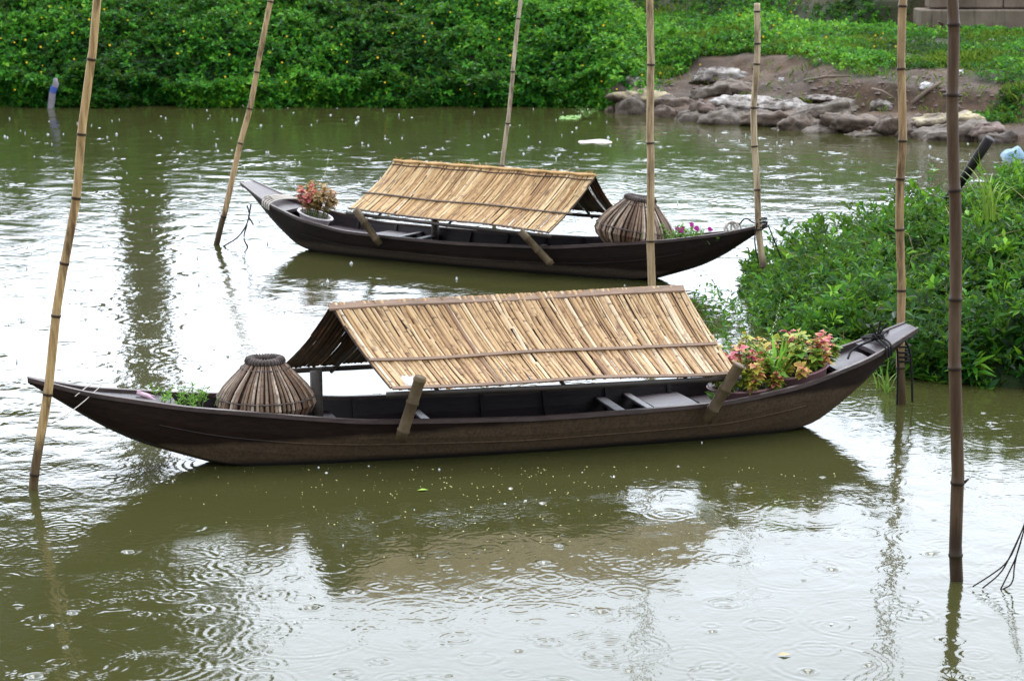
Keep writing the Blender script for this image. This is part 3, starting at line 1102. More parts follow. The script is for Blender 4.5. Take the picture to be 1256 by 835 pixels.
def canopy_slope(name, A0, A1, B0, B1, mat, parent, seed, layer2=True, sag=.035, hole=None, ragged=.02, gap0=0.0):
    """A0-A1 ridge, B0-B1 eave; strips run from ridge to eave"""
    rg = random.Random(seed)
    A0, A1, B0, B1 = map(Vector, (A0, A1, B0, B1))
    nrm = ((A1 - A0).cross(B0 - A0)).normalized()
    if nrm.z < 0: nrm = -nrm
    Lr = (A1 - A0).length
    Ls = ((B0 - A0).length + (B1 - A1).length) / 2
    b = MB()

    def pt(u, v, h):
        p = (A0 * (1 - u) + A1 * u) * (1 - v) + (B0 * (1 - u) + B1 * u) * v
        return p + nrm * (h - sag * math.sin(math.pi * min(v, 1)) * .9 + .012 * math.sin(u * 9 + seed) * v)
    udir = (A1 - A0).normalized()

    def strip(u0, u1, v0, v1, h, wd, rn):
        nonlocal b
        n = max(2, int((v1 - v0) * 9))
        vs, al, ac = [], [], []
        cup = wd * rg.uniform(.12, .26)
        tilt = rg.uniform(-.12, .12) * wd
        off = rg.uniform(0, 50)
        for k in range(n + 1):
            t = k / n
            v = v0 + (v1 - v0) * t
            uu = u0 + (u1 - u0) * t
            c = pt(uu, v, h)
            vs += [c - udir * wd * .5 - nrm * tilt, c - udir * wd * .2 + nrm * cup, c + udir * wd * .2 + nrm * cup, c + udir * wd * .5 + nrm * tilt]
            al += [v * Ls + off] * 4
            ac += [off + 0, off + wd * .3, off + wd * .7, off + wd]
        fs = []
        for k in range(n):
            for j in range(3):
                fs.append([k * 4 + j, k * 4 + j + 1, k * 4 + 5 + j, k * 4 + 4 + j])
        b.add(vs, fs, rnd=rn, along=al, across=ac)

    top_b = b
    b = MB()
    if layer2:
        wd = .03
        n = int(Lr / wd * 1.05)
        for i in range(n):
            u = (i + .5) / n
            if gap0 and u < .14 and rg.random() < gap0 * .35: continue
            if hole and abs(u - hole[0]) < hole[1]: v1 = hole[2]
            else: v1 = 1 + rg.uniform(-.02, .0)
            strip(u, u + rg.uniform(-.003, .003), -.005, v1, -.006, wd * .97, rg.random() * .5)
    if layer2: b.build(name.replace('slope', 'shade_lining'), M_shade_lining, parent)  # underlayer carries the underside shade in its dark colour
    b = top_b
    u = .002
    while u < .999:
        wd = rg.choice((.013, .018, .023, .028, .034)) * rg.uniform(.9, 1.1)
        du = wd / Lr
        uc = u + du / 2
        rn0 = rg.random()
        cuts = [0.0]
        if rg.random() < .62: cuts.append(rg.uniform(.18, .8))
        if rg.random() < .25: cuts.append(rg.uniform(.3, .9))
        cuts = sorted(cuts) + [1 + rg.uniform(-ragged, ragged * .6)]
        for a, c in zip(cuts, cuts[1:]):
            if c - a < .06: continue
            if hole and abs(uc - hole[0]) < hole[1]:
                c = min(c, hole[2] + rg.uniform(-.02, .04))
                if c - a < .04: continue
            sl = rg.gauss(0, .0022)
            if gap0 and uc < .14 and rg.random() < gap0 * .3 and a > 0: continue
            strip(uc - sl, uc + sl, a - .012, c + .012, .004 + rg.uniform(0, .006) + .003 * (a > 0), wd * rg.uniform(.78, .98), min(max(rn0 * .75 + rg.random() * .35, 0), 1))
        u += du * rg.uniform(.93, 1.0)
    return b.build(name, mat, parent), pt


def culm(pts, rad, parent, name, mat, node_every=.3, n=10):
    """a bamboo piece with raised nodes"""
    b = MB()
    P = [Vector(p) for p in pts]
    tot = (P[-1] - P[0]).length
    out, rr, nd = [], [], []
    t = 0
    steps = []
    k = random.uniform(.1, .9) * node_every
    while k < tot:
        steps += [(k - .012, 1.0, 0), (k - .004, 1.13, 1), (k + .004, 1.13, 1), (k + .012, 1.0, 0)]
        k += node_every * random.uniform(.85, 1.2)
    steps = [(0, 1, 0)] + [s for s in steps if 0 < s[0] < tot] + [(tot, 1, 0)]
    m_ = []
    for s, f, a in steps:
        u_ = s / tot
        # along a polyline
        seg = min(int(u_ * (len(P) - 1)), len(P) - 2); lt = u_ * (len(P) - 1) - seg
        out.append(P[seg].lerp(P[seg + 1], lt)); rr.append(rad * f); m_ += [a] * n
    b.tube(out, rr, n, node=m_)
    return b.build(name, mat, parent, smooth=True)


def tie_points(root):
    M = root.matrix_basis
    return M, M.inverted()


# front boat ----------------------------------------------------------------
def boat_frame(pxl, pxr, plant_right):
    a, b = on_z(*pxl), on_z(*pxr)
    c = (a + b) / 2
    d = (b - a) if plant_right else (a - b)
    return c, math.atan2(d.y, d.x), (b - a).length


cF, yawF, lenF = boat_frame((28, 581), (1122, 511), True)
cR, yawR, lenR = boat_frame((300, 297), (945, 355), False)
print('boats', cF, math.degrees(yawF), lenF, cR, math.degrees(yawR), lenR)


class Frame:
    def __init__(s, c, yaw, sc=1.0):
        s.c, s.yaw = c, yaw
        s.M = Matrix.Translation(c) @ Matrix.Rotation(yaw, 4, 'Z') @ Matrix.Scale(sc, 4)
        s.I = s.M.inverted()
        s.ydir = (s.M.to_3x3() @ Vector((0, 1, 0))).normalized()
        s.sc = sc

    def at(s, px, py, y):          # local point under a sight line, on the upright plane at local y
        return s.I @ on_plane(px, py, s.M @ Vector((0, y, 0)), s.ydir)

    def w(s, p): return s.M @ Vector(p)


def build_boat(label, fr, hull_mat, roof_mat, cn, ridge_flat, seeds, pegs, near, bat_mats, hole=None, gap0=.0, post_x=None):
    root = empty('wooden_boat', fr.c, fr.yaw)
    root.scale = (fr.sc,) * 3
    tag(root, label, 'boat', 'roofed wooden boats moored on the river')
    make_hull(hull_mat, root)
    # flooring, ribs, thwarts, end decks
    deck_board(-1.9, 1.9, root, M_inner, lift=0, inset=.004, name='floor_boards', ztab=lambda s: zb(s) + .065, n=20)
    for s in np.arange(-1.65, 1.9, .42): rib(float(s), root)
    thwart(-1.02, .195, .10, root); thwart(-.42, .17, .055, root, M_deck); thwart(.82, .175, .07, root); thwart(1.0, .19, .05, root, M_deck)
    deck_board(1.06, 1.34, root, M_deck, inset=.003, name='deck_board', ztab=lambda s: .175 + (s - 1.06) * .06, n=4)
    deck_board(1.42, 1.95, root, M_deck, inset=.003, name='deck_board', ztab=lambda s: .155 + (s - 1.42) * .10, n=5)
    deck_board(2.27, 2.50, root, M_deck, lift=-.028, inset=.002, name='deck_board')
    deck_board(2.53, SL - .002, root, M_deck, lift=.002, inset=-.004, name='bow_deck')
    deck_board(-SL + .01, -1.98, root, M_inner, lift=-.012, inset=.012, name='stern_deck')
    thwart(2.12, zg(2.12) - .07, .035, root, M_rim)
    # canopy
    RL, RR, NL, NR, FL, FR_ = cn
    for p, c_ in zip(('RL', 'RR', 'NL', 'NR', 'FL', 'FR'), cn): print(p, tuple(round(x, 3) for x in c_))
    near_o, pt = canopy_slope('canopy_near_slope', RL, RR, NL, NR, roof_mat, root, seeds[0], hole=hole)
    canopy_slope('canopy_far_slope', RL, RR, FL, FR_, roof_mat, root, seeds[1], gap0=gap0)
    far_n = ((RR - RL).cross(FL - RL)).normalized()
    # ridge capping and battens
    b = MB()
    n = 30
    up = Vector((0, 0, 1))
    if ridge_flat:
        yd = Vector((0, near, 0))
        vs, fs, at = [], [], []
        for k in range(n + 1):
            t = k / n
            c = RL.lerp(RR, -.005 + 1.01 * t) + up * (.012 + .004 * math.sin(9 * t))
            dn = yd * .034 - up * .030
            vs += [c - yd * .026 - up * .028, c, c + dn, c + dn - up * .012, c - up * .012]
        for k in range(n):
            for j in range(5):
                j2 = (j + 1) % 5
                fs.append([k * 5 + j, k * 5 + j2, k * 5 + 5 + j2, k * 5 + 5 + j])
        fs += [[4, 3, 2, 1, 0], [n * 5 + j for j in range(5)]]
        b.add(vs, fs)
        b.build('ridge_cap', bat_mats[0], root)
    else:
        for off, r_ in ((.016, .013), (-.012, .011)):
            b.tube([RL.lerp(RR, t / n) + up * (.008 + .005 * math.sin(t * 1.7 + off * 90)) + Vector((0, near * off, 0)) for t in range(n + 1)], r_, 7)
        b.build('ridge_cap', M_roof_ridge, root)
        f = MB(); rgx = random.Random(9)
        for k in range(120):
            c = RL.lerp(RR, rgx.random()) + up * .015
            d = Vector((rgx.uniform(-1, 1), rgx.uniform(-.3, .3), rgx.uniform(-.2, .6))).normalized()
            f.tube([c, c + d * rgx.uniform(.02, .06)], .0018, 3)
        f.build('ridge_binding', M_roof_ridge, root)['kind'] = 'stuff'
        f = MB()
        f.tube([pt(t / n * 1.0, .075 + .008 * math.sin(t), .014) for t in range(n + 1)], .006, 5)
        f.build('ridge_batten', bat_mats[1], root)
    v_mid = .63
    b = MB()
    wv = .020 if ridge_flat else .012
    for (v, u0, u1, wd, name, mt) in ((v_mid, 0.0, 1.0, wv, 'middle_batten', bat_mats[1]), (.985, .0, 1.0, wv, 'eave_batten', bat_mats[1])):
        if name == 'middle_batten' and not ridge_flat: u0, u1 = -.03, 1.02
        b = MB(); vs, fs = [], []
        for k in range(n + 1):
            t = u0 + (u1 - u0) * k / n
            wob = .004 * math.sin(t * 13 + v * 9)
            c0, c1 = pt(t, v + wob, .013), pt(t, v + wob + wd / .66, .013)
            h_ = (pt(t, v, 1.0) - pt(t, v, 0)).normalized() * .013
            vs += [c0, c0 + h_, c1 + h_, c1]
        for k in range(n):
            for j in range(4):
                j2 = (j + 1) % 4
                fs.append([k * 4 + j, k * 4 + j2, k * 4 + 4 + j2, k * 4 + 4 + j])
        fs += [[3, 2, 1, 0], [n * 4 + j for j in range(4)]]
        b.add(vs, fs); b.build(name, mt, root)
    # frame under the mats
    for A, B in ((NL, NR), (FL, FR_)):
        b = MB(); b.tube([A + Vector((-.03, 0, -.028)), (A + B) / 2 + Vector((0, 0, -.034)), B + Vector((.03, 0, -.028))], .017, 8)
        b.build('eave_pole', M_post, root, smooth=True)
    b = MB(); b.tube([RL + Vector((0.02, 0, -.035)), RR + Vector((-.02, 0, -.035))], .018, 8); b.build('ridge_pole', M_post, root, smooth=True)
    for u_ in (.14, .5, .86):
        R0 = RL.lerp(RR, u_)
        for A, B in ((NL, NR), (FL, FR_)):
            E = A.lerp(B, u_)
            b = MB(); b.tube([R0 + Vector((0, 0, -.045)), (R0 + E) / 2 + Vector((0, 0, -.075)), E + Vector((0, 0, -.05))], .012, 6)
            b.build('rafter', M_post, root, smooth=True)
    for (px_, yy, zt_) in post_x:
        z0 = zb(px_) + .07; 
        xu = min(max((px_ - RL.x) / (RR.x - RL.x), 0), 1)
        ztop = zt_
        b = MB(); b.tube([(px_, yy, z0), (px_ + .004, yy, (z0 + ztop) / 2), (px_, yy * .98, ztop)], [.042, .038, .040], 9)
        b.build('canopy_post', M_post, root, smooth=True)
    for (p0, p1, r_) in pegs:
        culm([p0, p1], r_, root, 'oar_peg', M_pegmat, .17, 12)
    return root


M_roof_ridge = flat_material('golden_cane', (.50, .31, .13), .5, .5, 30.0)

FF = Frame(cF, yawF)
nr_, fr_ = -.47, .46
RL, RR = FF.at(405, 374, 0), FF.at(836, 352, 0)
NL, NR = FF.at(480, 478, nr_), FF.at(903, 458, nr_)
FL = FF.at(345, 450, fr_)
FR_ = RR + (FL - RL)
pg1 = (FF.at(491, 540, -.455), FF.at(516, 462, -.535), .036)
pg2 = (FF.at(866, 516, -.42), FF.at(907, 447, -.53), .036)
postx = FF.at(383, 512, .12).x
print('post', postx)
boatF = build_boat('nearer dark wooden boat with pale split-bamboo roof, pointed end by a bamboo pole', FF, M_hull_front, M_roof_front,
                   (RL, RR, NL, NR, FL, FR_), True, (3, 4), [pg1, pg2], -1, (M_batten, M_batten), hole=(.075, .022, .82), gap0=.55,
                   post_x=[(postx + .03, .13, .50)])

FRR = Frame(cR, yawR, lenR / lenF)
RL2, RR2 = FRR.at(731, 216, 0), FRR.at(484, 198, 0)       # local -x (basket end) is the right one here
NL2, NR2 = FRR.at(672, 286, .47), FRR.at(428, 258, .47)
FL2 = FRR.at(762, 264, -.46)
FR2 = RR2 + (FL2 - RL2)
pr1 = (FRR.at(466, 300, .44), FRR.at(436, 257, .54), .034)
pr2 = (FRR.at(677, 325, .43), FRR.at(638, 283, .54), .034)
boatR = build_boat('farther dark wooden boat with golden split-bamboo roof, lying beyond the other boat', FRR, M_hull_rear, M_roof_rear,
                   (RL2, RR2, NL2, NR2, FL2, FR2), False, (5, 6), [pr1, pr2], 1, (M_batten_dk, M_batten_dk), gap0=.35,
                   post_x=[(FR2.x - .25, -.30, .43)])


# ------------------------------------------------------------------ fish baskets
def make_basket(label, loc, sc=1.0, tilt=(0, 0), hs_=1.0, seed=1):
    rg = random.Random(seed)
    root = empty('fish_basket', loc, rot=(tilt[0], tilt[1], rg.uniform(0, 6)))
    root.scale = (sc, sc, sc * hs_)
    tag(root, label, 'basket', 'woven fish baskets standing in the boats')
    prof = [(.12, 0), (.17, .05), (.225, .10), (.285, .155), (.312, .205), (.296, .26), (.263, .31), (.218, .36), (.168, .41), (.118, .46)]
    b = MB()
    n = 68
    for i in range(n):
        a = 2 * math.pi * i / n + rg.gauss(0, .012)
        vs, fs = [], []
        tw = rg.gauss(0, .035); rn = rg.random()
        for k, (r_, z) in enumerate(prof):
            t = k / (len(prof) - 1)
            aa = a + tw * t
            e = Vector((math.cos(aa), math.sin(aa), 0)); s_ = Vector((-math.sin(aa), math.cos(aa), 0))
            w_ = (.0128 * (1 - t * t) + .0056 * t * t)
            rr = r_ + rg.gauss(0, .0015)
            c = e * rr + Vector((0, 0, z))
            vs += [c - s_ * w_, c - s_ * w_ * .5 + e * .008, c + s_ * w_ * .5 + e * .008, c + s_ * w_, c - e * .004]
        for k in range(len(prof) - 1):
            for j in range(5):
                j2 = (j + 1) % 5
                fs.append([k * 5 + j, k * 5 + j2, k * 5 + 5 + j2, k * 5 + 5 + j])
        b.add(vs, fs, rnd=rn)
    b.build('slats', M_basket, root)
    b = MB()  # second slat layer, added dark so the basket interior looks shaded
    for i in range(40):
        a = 2 * math.pi * (i + .5) / 40; vs, fs = [], []
        e = Vector((math.cos(a), math.sin(a), 0)); s_ = Vector((-math.sin(a), math.cos(a), 0))
        for k, (r_, z) in enumerate(prof):
            c = e * (r_ - .017) + Vector((0, 0, z)); w_ = max((r_ - .017) * .0745, .004)
            vs += [c - s_ * w_, c + s_ * w_, c + s_ * w_ - e * .003, c - s_ * w_ - e * .003]
        for k in range(len(prof) - 1):
            for j in range(4):
                j2 = (j + 1) % 4
                fs.append([k * 4 + j, k * 4 + j2, k * 4 + 4 + j2, k * 4 + 4 + j])
        b.add(vs, fs)
    b.build('inner_shade_layer', M_basket_inner_shade, root)
    for z, r_ in ((.04, .17), (.25, .306), (.432, .150)):
        c = MB(); pts = []
        for i in range(93):
            a = 2 * math.pi * i / 46 * .5
            pts.append((math.cos(a) * (r_ + .006 * math.sin(a * 23)), math.sin(a) * (r_ + .006 * math.sin(a * 23)), z + .002 * math.cos(a * 23)))
        c.tube(pts, .0055, 5)
        c.build('binding_band', M_basket_rim, root)
    c = MB()
    c.torus((0, 0, .474), .100, .026, 40, 10, squash=.85, jit=.10)
    for i in range(34):   # cane wound round the rim
        a = 2 * math.pi * i / 34
        e = Vector((math.cos(a), math.sin(a), 0)); s_ = Vector((-math.sin(a), math.cos(a), 0))
        c.tube([Vector((0, 0, .474)) + e * .1 + e * math.cos(t) * .028 + Vector((0, 0, math.sin(t) * .025)) + s_ * .012 * (t / 6.28) for t in np.linspace(0, 6.28, 9)], .0042, 4)
    c.build('rim', M_basket_rim, root, smooth=True)
    return root


bp = FF.at(327, 514, 0)
make_basket('slatted fish basket standing in the nearer boat beside its open roof end', FF.w((bp.x, .015, .15)), .96, seed=3)
bp = FRR.at(772, 300, 0)
make_basket('slatted fish basket leaning in the farther boat behind a bamboo pole', FRR.w((bp.x, -.015, .165)), 1.16, tilt=(R(3), R(11)), seed=8).rotation_euler = (R(2), R(9), .3)


# ------------------------------------------------------------------ planters
def planter(label, loc, r_, hgt, mat, tilt, stems, seed, rim_r=.016, sx=1.0, height=.3, fern=False, rz=0.0, group='planters carried in the boats', spread=1.0, leafmat=None):
    rg = random.Random(seed); rn = np.random.default_rng(seed)
    root = empty('flower_planter', loc, rot=(tilt[0], tilt[1], rz))
    tag(root, label, 'planter', group)
    b = MB()
    b.lathe([(.001, 0), (r_ * .72, 0), (r_ * .80, hgt * .3), (r_ * .97, hgt * .97), (r_, hgt), (r_ * .94, hgt), (r_ * .90, hgt * .9), (r_ * .86, hgt * .6)], sx=sx, n=40)
    pot = b.build('pot', mat, root, smooth=True)
    t = MB()
    vs, fs = [], []
    for i in range(40):
        a = 2 * math.pi * i / 40
        for k in range(8):
            c_ = 2 * math.pi * k / 8
            vs.append(((r_ + rim_r * math.cos(c_)) * math.cos(a) * sx, (r_ + rim_r * math.cos(c_)) * math.sin(a), hgt + rim_r * .55 * math.sin(c_)))
    for i in range(40):
        for k in range(8):
            i2, k2 = (i + 1) % 40, (k + 1) % 8
            fs.append([i * 8 + k, i2 * 8 + k, i2 * 8 + k2, i * 8 + k2])
    t.add(vs, fs); t.build('pot_rim', mat, pot, smooth=True)
    s = MB(); s.lathe([(.001, hgt * .80), (r_ * .45, hgt * .80), (r_ * .88, hgt * .74)], sx=sx, n=24); s.build('soil', M_soil, root, smooth=True)
    pts, nrm_, tn = [], [], []
    sm = MB()
    for i in range(stems):
        a = rg.uniform(0, 6.283); q_ = math.sqrt(rg.random()) * r_ * .8
        base = Vector((math.cos(a) * q_ * sx, math.sin(a) * q_, hgt * .78))
        out = Vector((math.cos(a) * sx, math.sin(a), 0)) * (q_ * .55 + .03) * spread
        hh = height * rg.uniform(.45, 1.0) * (1 - .35 * (q_ / r_))
        tip = base + out + Vector((0, 0, hh))
        sm.tube([base, base + out * .35 + Vector((0, 0, hh * .55)), tip], [.005, .004, .003], 5)
        hue = rg.random() ** 1.35
        for k in range(4):
            t_ = 1 - k * .13
            pts.append(base.lerp(tip, t_) + out * .1 * (1 - t_)); nrm_.append((out * 2.5 + Vector((0, 0, 1))).normalized()); tn.append(min(max(hue + rg.gauss(0, .12) - .08 * k, 0), 1))
    sm.build('stems', M_stem, root)['kind'] = 'stuff'
    pts = np.array([tuple(p) for p in pts]); nrm_ = np.array([tuple(p) for p in nrm_])
    parts = [rosettes(pts, nrm_, 7, (.045, .080), .68, np.array(tn), open_=(.75, 1.5), rng=rn, core=True, fold=.12, droop=.3)]
    foliage('coleus_leaves', parts, leafmat or M_coleus, root)
    return root


def tilt_of(fr, s):
    return math.atan2(zg(s + .15) - zg(s - .15), .3)


# the two pots of the nearer boat
p1 = FF.at(911, 473, 0.0); p2 = FF.at(984, 452, 0.0)
print('pots', p1, p2, zg(p1.x), zg(p2.x))
t1 = planter('coleus planter next to the roof edge of the nearer boat, with a magenta flowered clump', FF.w((p1.x, -.01, p1.z - .165)), .215, .17, M_pot_pink, (0, R(-3)), 42, 31, height=.40, rz=yawF)
t2 = planter('coleus planter nearest the tied bow of the nearer boat, yellow and pink leaves', FF.w((p2.x, .0, p2.z - .165)), .205, .17, M_pot_pink, (0, R(-13)), 44, 32, height=.31, rz=yawF, spread=1.0)
p3 = FRR.at(385, 268, 0)
print('pot3', p3)
t3 = planter('small white-rimmed planter of pink and yellow coleus in the farther boat', FRR.w((p3.x, .02, p3.z - .085)), .18, .13, M_pot_white, (0, R(-14)), 30, 33, height=.44, rz=yawR, rim_r=.017, spread=.55, leafmat=M_coleus_red)
t3.scale = (1, .75, 1)


def fern(label, loc, n, L, wd, mat, lean=.5, name='fern', cat='fern'):
    root = empty(name, loc)
    tag(root, label, cat)
    b = MB()
    for i in range(n):
        a = 2 * math.pi * i / n + random.uniform(-.2, .2)
        l_ = L * random.uniform(.7, 1.1); ln = lean * random.uniform(.5, 1.3)
        e = Vector((math.cos(a), math.sin(a), 0)); s_ = Vector((-math.sin(a), math.cos(a), 0))
        tt = random.uniform(.4, 1)
        for k in range(1, 11):
            u_ = k / 10
            c = e * l_ * ln * u_ + Vector((0, 0, l_ * (u_ - .35 * ln * u_ * u_)))
            pw = wd * math.sin(math.pi * min(u_ * .9 + .08, 1)) + .004
            for sg in (-1, 1):
                tip = c + s_ * sg * pw + e * pw * .3
                b.add([c - e * .006, c + s_ * sg * pw * .5 + e * (pw * .15 + .010), tip, c + s_ * sg * pw * .5 + e * (pw * .15 - .006)], [[0, 1, 2, 3]], tint=tt)
    b.build('fronds', mat, root)
    return root


blade_clump('lime_plant', FF.w((p1.x + .17, -.11, p1.z + .04)), 34, (.26, .40), .026, .8, M_weed, 'bright lime-green leafy plant rising between the two coleus planters of the nearer boat', 'plant', tm=.85)
b_ = fern('small bright green sprout beside the roof corner of the nearer boat', FF.w((FF.at(879, 478, -.2).x, -.2, .22)), 12, .10, .03, M_weed, .8, name='green_sprout', cat='plant')

# pale flower spikes
m = NT('pale_bloom'); m.P(Base_Color=(.55, .62, .38), Roughness=.6); M_pale = m.m
m = NT('magenta_bloom'); m.P(Base_Color=(.62, .05, .40), Roughness=.5); M_mag = m.m


def spike(label, base, tip, mat):
    root = empty('flower_spike', base)
    tag(root, label, 'flower spike')
    base, tip = Vector(base), Vector(tip)
    d = tip - base
    b = MB(); b.tube([Vector(), d * .5 + Vector((.01, 0, 0)), d], [.003, .0025, .001], 5); b.build('stem', M_stem, root)
    f = MB()
    for k in range(26):
        t = .3 + .7 * k / 26; c = d * t + Vector((.01 * math.sin(3.14 * t), 0, 0)); a = k * 2.4
        e = Vector((math.cos(a), math.sin(a), .5)) * .014 * (1.15 - t)
        s_ = Vector((-math.sin(a), math.cos(a), 0)) * .006
        f.add([c, c + e * .6 + s_, c + e * 1.3, c + e * .6 - s_], [[0, 1, 2, 3]])
    f.build('florets', mat, root)


spike('pale flower spike standing above the fern in the nearer boat', FF.w(FF.at(938, 432, .08)), FF.w(FF.at(958, 366, .10)), M_pale)
spike('pale flower spike rising from the planter in the farther boat', FRR.w(FRR.at(393, 232, 0)), FRR.w(FRR.at(404, 187, 0)), M_pale)


def weed_patch(label, fr, s, y, z, n, sprd, hgt, seed, flowers=0, petals=None):
    rn = np.random.default_rng(seed); rg = random.Random(seed)
    loc = fr.w((s, y, z))
    root = empty('weed_patch', loc, fr.yaw)
    tag(root, label, 'weeds')
    pts, nn = [], []
    b = MB()
    for i in range(n):
        x0, y0 = rg.gauss(0, sprd), rg.gauss(0, sprd * .45)
        h_ = rg.uniform(.3, 1) * hgt; dx, dy = rg.gauss(0, .05), rg.gauss(0, .05)
        b.tube([(x0, y0, 0), (x0 + dx * .4, y0 + dy * .4, h_ * .6), (x0 + dx, y0 + dy, h_)], [.003, .002, .0015], 4)
        for k in range(4):
            t = .35 + .65 * k / 3
            pts.append((x0 + dx * t, y0 + dy * t, h_ * t)); nn.append((dx * 3, dy * 3, 1))
    b.build('stems', M_stem, root)['kind'] = 'stuff'
    foliage('leaves', [rosettes(np.array(pts), np.array(nn, float), 4, (.018, .045), .35, rn.uniform(.2, .9, len(pts)), rng=rn)], M_weed, root)
    if flowers:
        f = MB()
        for i in range(flowers):
            c = Vector((rg.gauss(-.05, sprd * .8), rg.gauss(0, .05), hgt * rg.uniform(.6, 1.15)))
            for k in range(7):
                a = k * .9; e = Vector((math.cos(a), .3 * math.sin(a), math.sin(a))) * rg.uniform(.022, .036); s_ = Vector((-math.sin(a), 0, math.cos(a))) * .011
                f.add([c, c + e * .6 + s_, c + e, c + e * .6 - s_], [[0, 1, 2, 3]])
        f.build('blossoms', petals, root)
    return root


wp = FF.at(218, 494, 0)
weed_patch('sparse green weeds growing in the pointed end of the nearer boat', FF, wp.x, .02, zg(wp.x) - .05, 24, .11, .13, 5)
wp = FRR.at(842, 294, 0)
weed_patch('small weeds with magenta orchid blossoms in the pointed end of the farther boat', FRR, wp.x, .03, zg(wp.x) - .03, 40, .13, .15, 6, 6, M_mag)

# purple-white torn stalk lying in the nearer boat
m = NT('pink_stalk'); m.P(Base_Color=(.45, .30, .36), Roughness=.5); M_pinkst = m.m
a_, b2_ = FF.at(168, 482, .03), FF.at(194, 494, -.02)
root = empty('cut_stalk', FF.w(a_)); tag(root, 'pale pink cut stalk lying across the pointed end of the nearer boat', 'stalk')
dv = FF.w(b2_) - FF.w(a_)
mb = MB(); mb.tube([(0, 0, 0), tuple(dv * .5 + Vector((0, 0, .01))), tuple(dv)], [.012, .014, .010], 7); mb.tube([(0, 0, .012), tuple(dv * .8 + Vector((0, .03, .02)))], [.008, .006], 6)
mb.build('stalk', M_pinkst, root, smooth=True)


# ------------------------------------------------------------------ bamboo poles
def pole(label, base, top_dir, length, rad, tint_, node_every, seed, bend=.02, group='bamboo mooring poles standing in the river', depth=.7, taper=.8, end_nub=False):
    rg = random.Random(seed)
    base = Vector(base); d = Vector(top_dir).normalized()
    s_ = d.cross(Vector((0, 1, 0))).normalized()
    st, k = [], -depth
    marks = []
    z = rg.uniform(.05, .3)
    while z < length:
        marks.append(z); z += node_every * rg.uniform(.6, 1.4)
    prm = [(-depth, 1, 0)]
    for mk in marks:
        prm += [(mk - .05, 1, 0), (mk - .014, .99, 0), (mk - .006, 1.10, .9), (mk + .003, 1.14, 1), (mk + .010, 1.02, .3), (mk + .05, .98, 0)]
    prm.append((length, 1, 0))
    prm = [p for p in prm if p[0] <= length]
    pts, rr, nd = [], [], []
    n = 14
    for (t, f, a) in prm:
        tt = (t + depth) / (length + depth)
        off = s_ * bend * 1.5 * math.sin(tt * 5.0 + seed) + s_ * .009 * math.sin(t * 6 + seed) + s_.cross(d) * .012 * math.sin(t * 3.1 + seed * 2)
        pts.append(d * t + off); rr.append(rad * f * (1 - (1 - taper) * tt)); nd += [a] * n
    b = MB(); b.tube(pts, rr, n, node=nd)
    for i in range(2):       # cut branch stubs at nodes
        mk = rg.choice(marks)
        sd_ = s_ * rg.choice([-1, 1])
        b.tube([d * mk + sd_ * rad * .7, d * mk + sd_ * rad * 1.35 + d * .018], [.008, .005], 6, node=.4)
    me = b.build('bamboo_pole', M_pole, None, smooth=True)
    me.location = base
    me.color = (*tint_, 1)
    tag(me, label, 'pole', group)
    return me


def pole_px(label, b0, t0, length, rad, tint_, node, seed, dY=0.0, **kw):
    base = on_z(*b0)
    top = on_y(t0[0], t0[1], base.y + dY)
    return pole(label, base, top - base, length, rad, tint_, node, seed, **kw), base, (top - base).normalized()


POLES = {}
POLES['a'] = pole_px('thick tan pole leaning at the pointed end of the nearer boat', (48, 600), (113, 0), 3.5, .028, (.50, .34, .155), .38, 1, bend=.02)
POLES['b'] = pole_px('leaning tan pole standing off the tip of the farther boat near dark twigs', (266, 300), (330, 0), 3.3, .031, (.48, .34, .18), .55, 2)
POLES['c'] = pole_px('thin greyish pole rising behind the golden bamboo roof', (603, 275), (640, 0), 3.2, .025, (.50, .42, .30), .5, 3)
POLES['d'] = pole_px('straight pole in front of the farther fish basket, foot hidden by the pale roof', (797, 400), (800, 0), 3.5, .034, (.45, .33, .19), .85, 4, bend=.01)
POLES['e'] = pole_px('pale knotty pole with a cut top at the tip of the farther boat', (938, 356), (926, 3), 2.49, .031, (.50, .39, .25), .28, 5, bend=.03, taper=.85)
POLES['f'] = pole_px('brown pole by the shrubs that the bow of the nearer boat is tied to', (1109, 495), (1105, 0), 3.3, .029, (.36, .24, .12), .42, 6, bend=.012, taper=.95)
POLES['g'] = pole_px('thick dark brown pole standing alone in open water in front of the shrubs', (1180, 712), (1162, 0), 3.4, .034, (.10, .062, .036), .52, 7, bend=.012, taper=.8)

# dry yellowed stalks standing among the shrubs
mb = MB(); rgs = random.Random(14)
for _ in range(46):
    x, y = rgs.uniform(2.2, 6.2), rgs.uniform(16.6, 20.8)
    if float(bush_r(x, y)) > .97: continue
    z0 = float(bush_z(x, y)); a = rgs.uniform(0, 6.28); l = rgs.uniform(.18, .5)
    mb.tube([(x, y, z0 - .2), (x + math.cos(a) * l * .3, y + math.sin(a) * l * .3, z0 + l * .35), (x + math.cos(a) * l * .8, y + math.sin(a) * l * .8, z0 + l * .5)], [.004, .003, .0015], 4)
tag(mb.build('dry_stalks', flat_material('dry_stalk', (.30, .24, .11), .8)), 'thin dry straw-coloured stalks among the shrubs on the spit', kind='stuff')

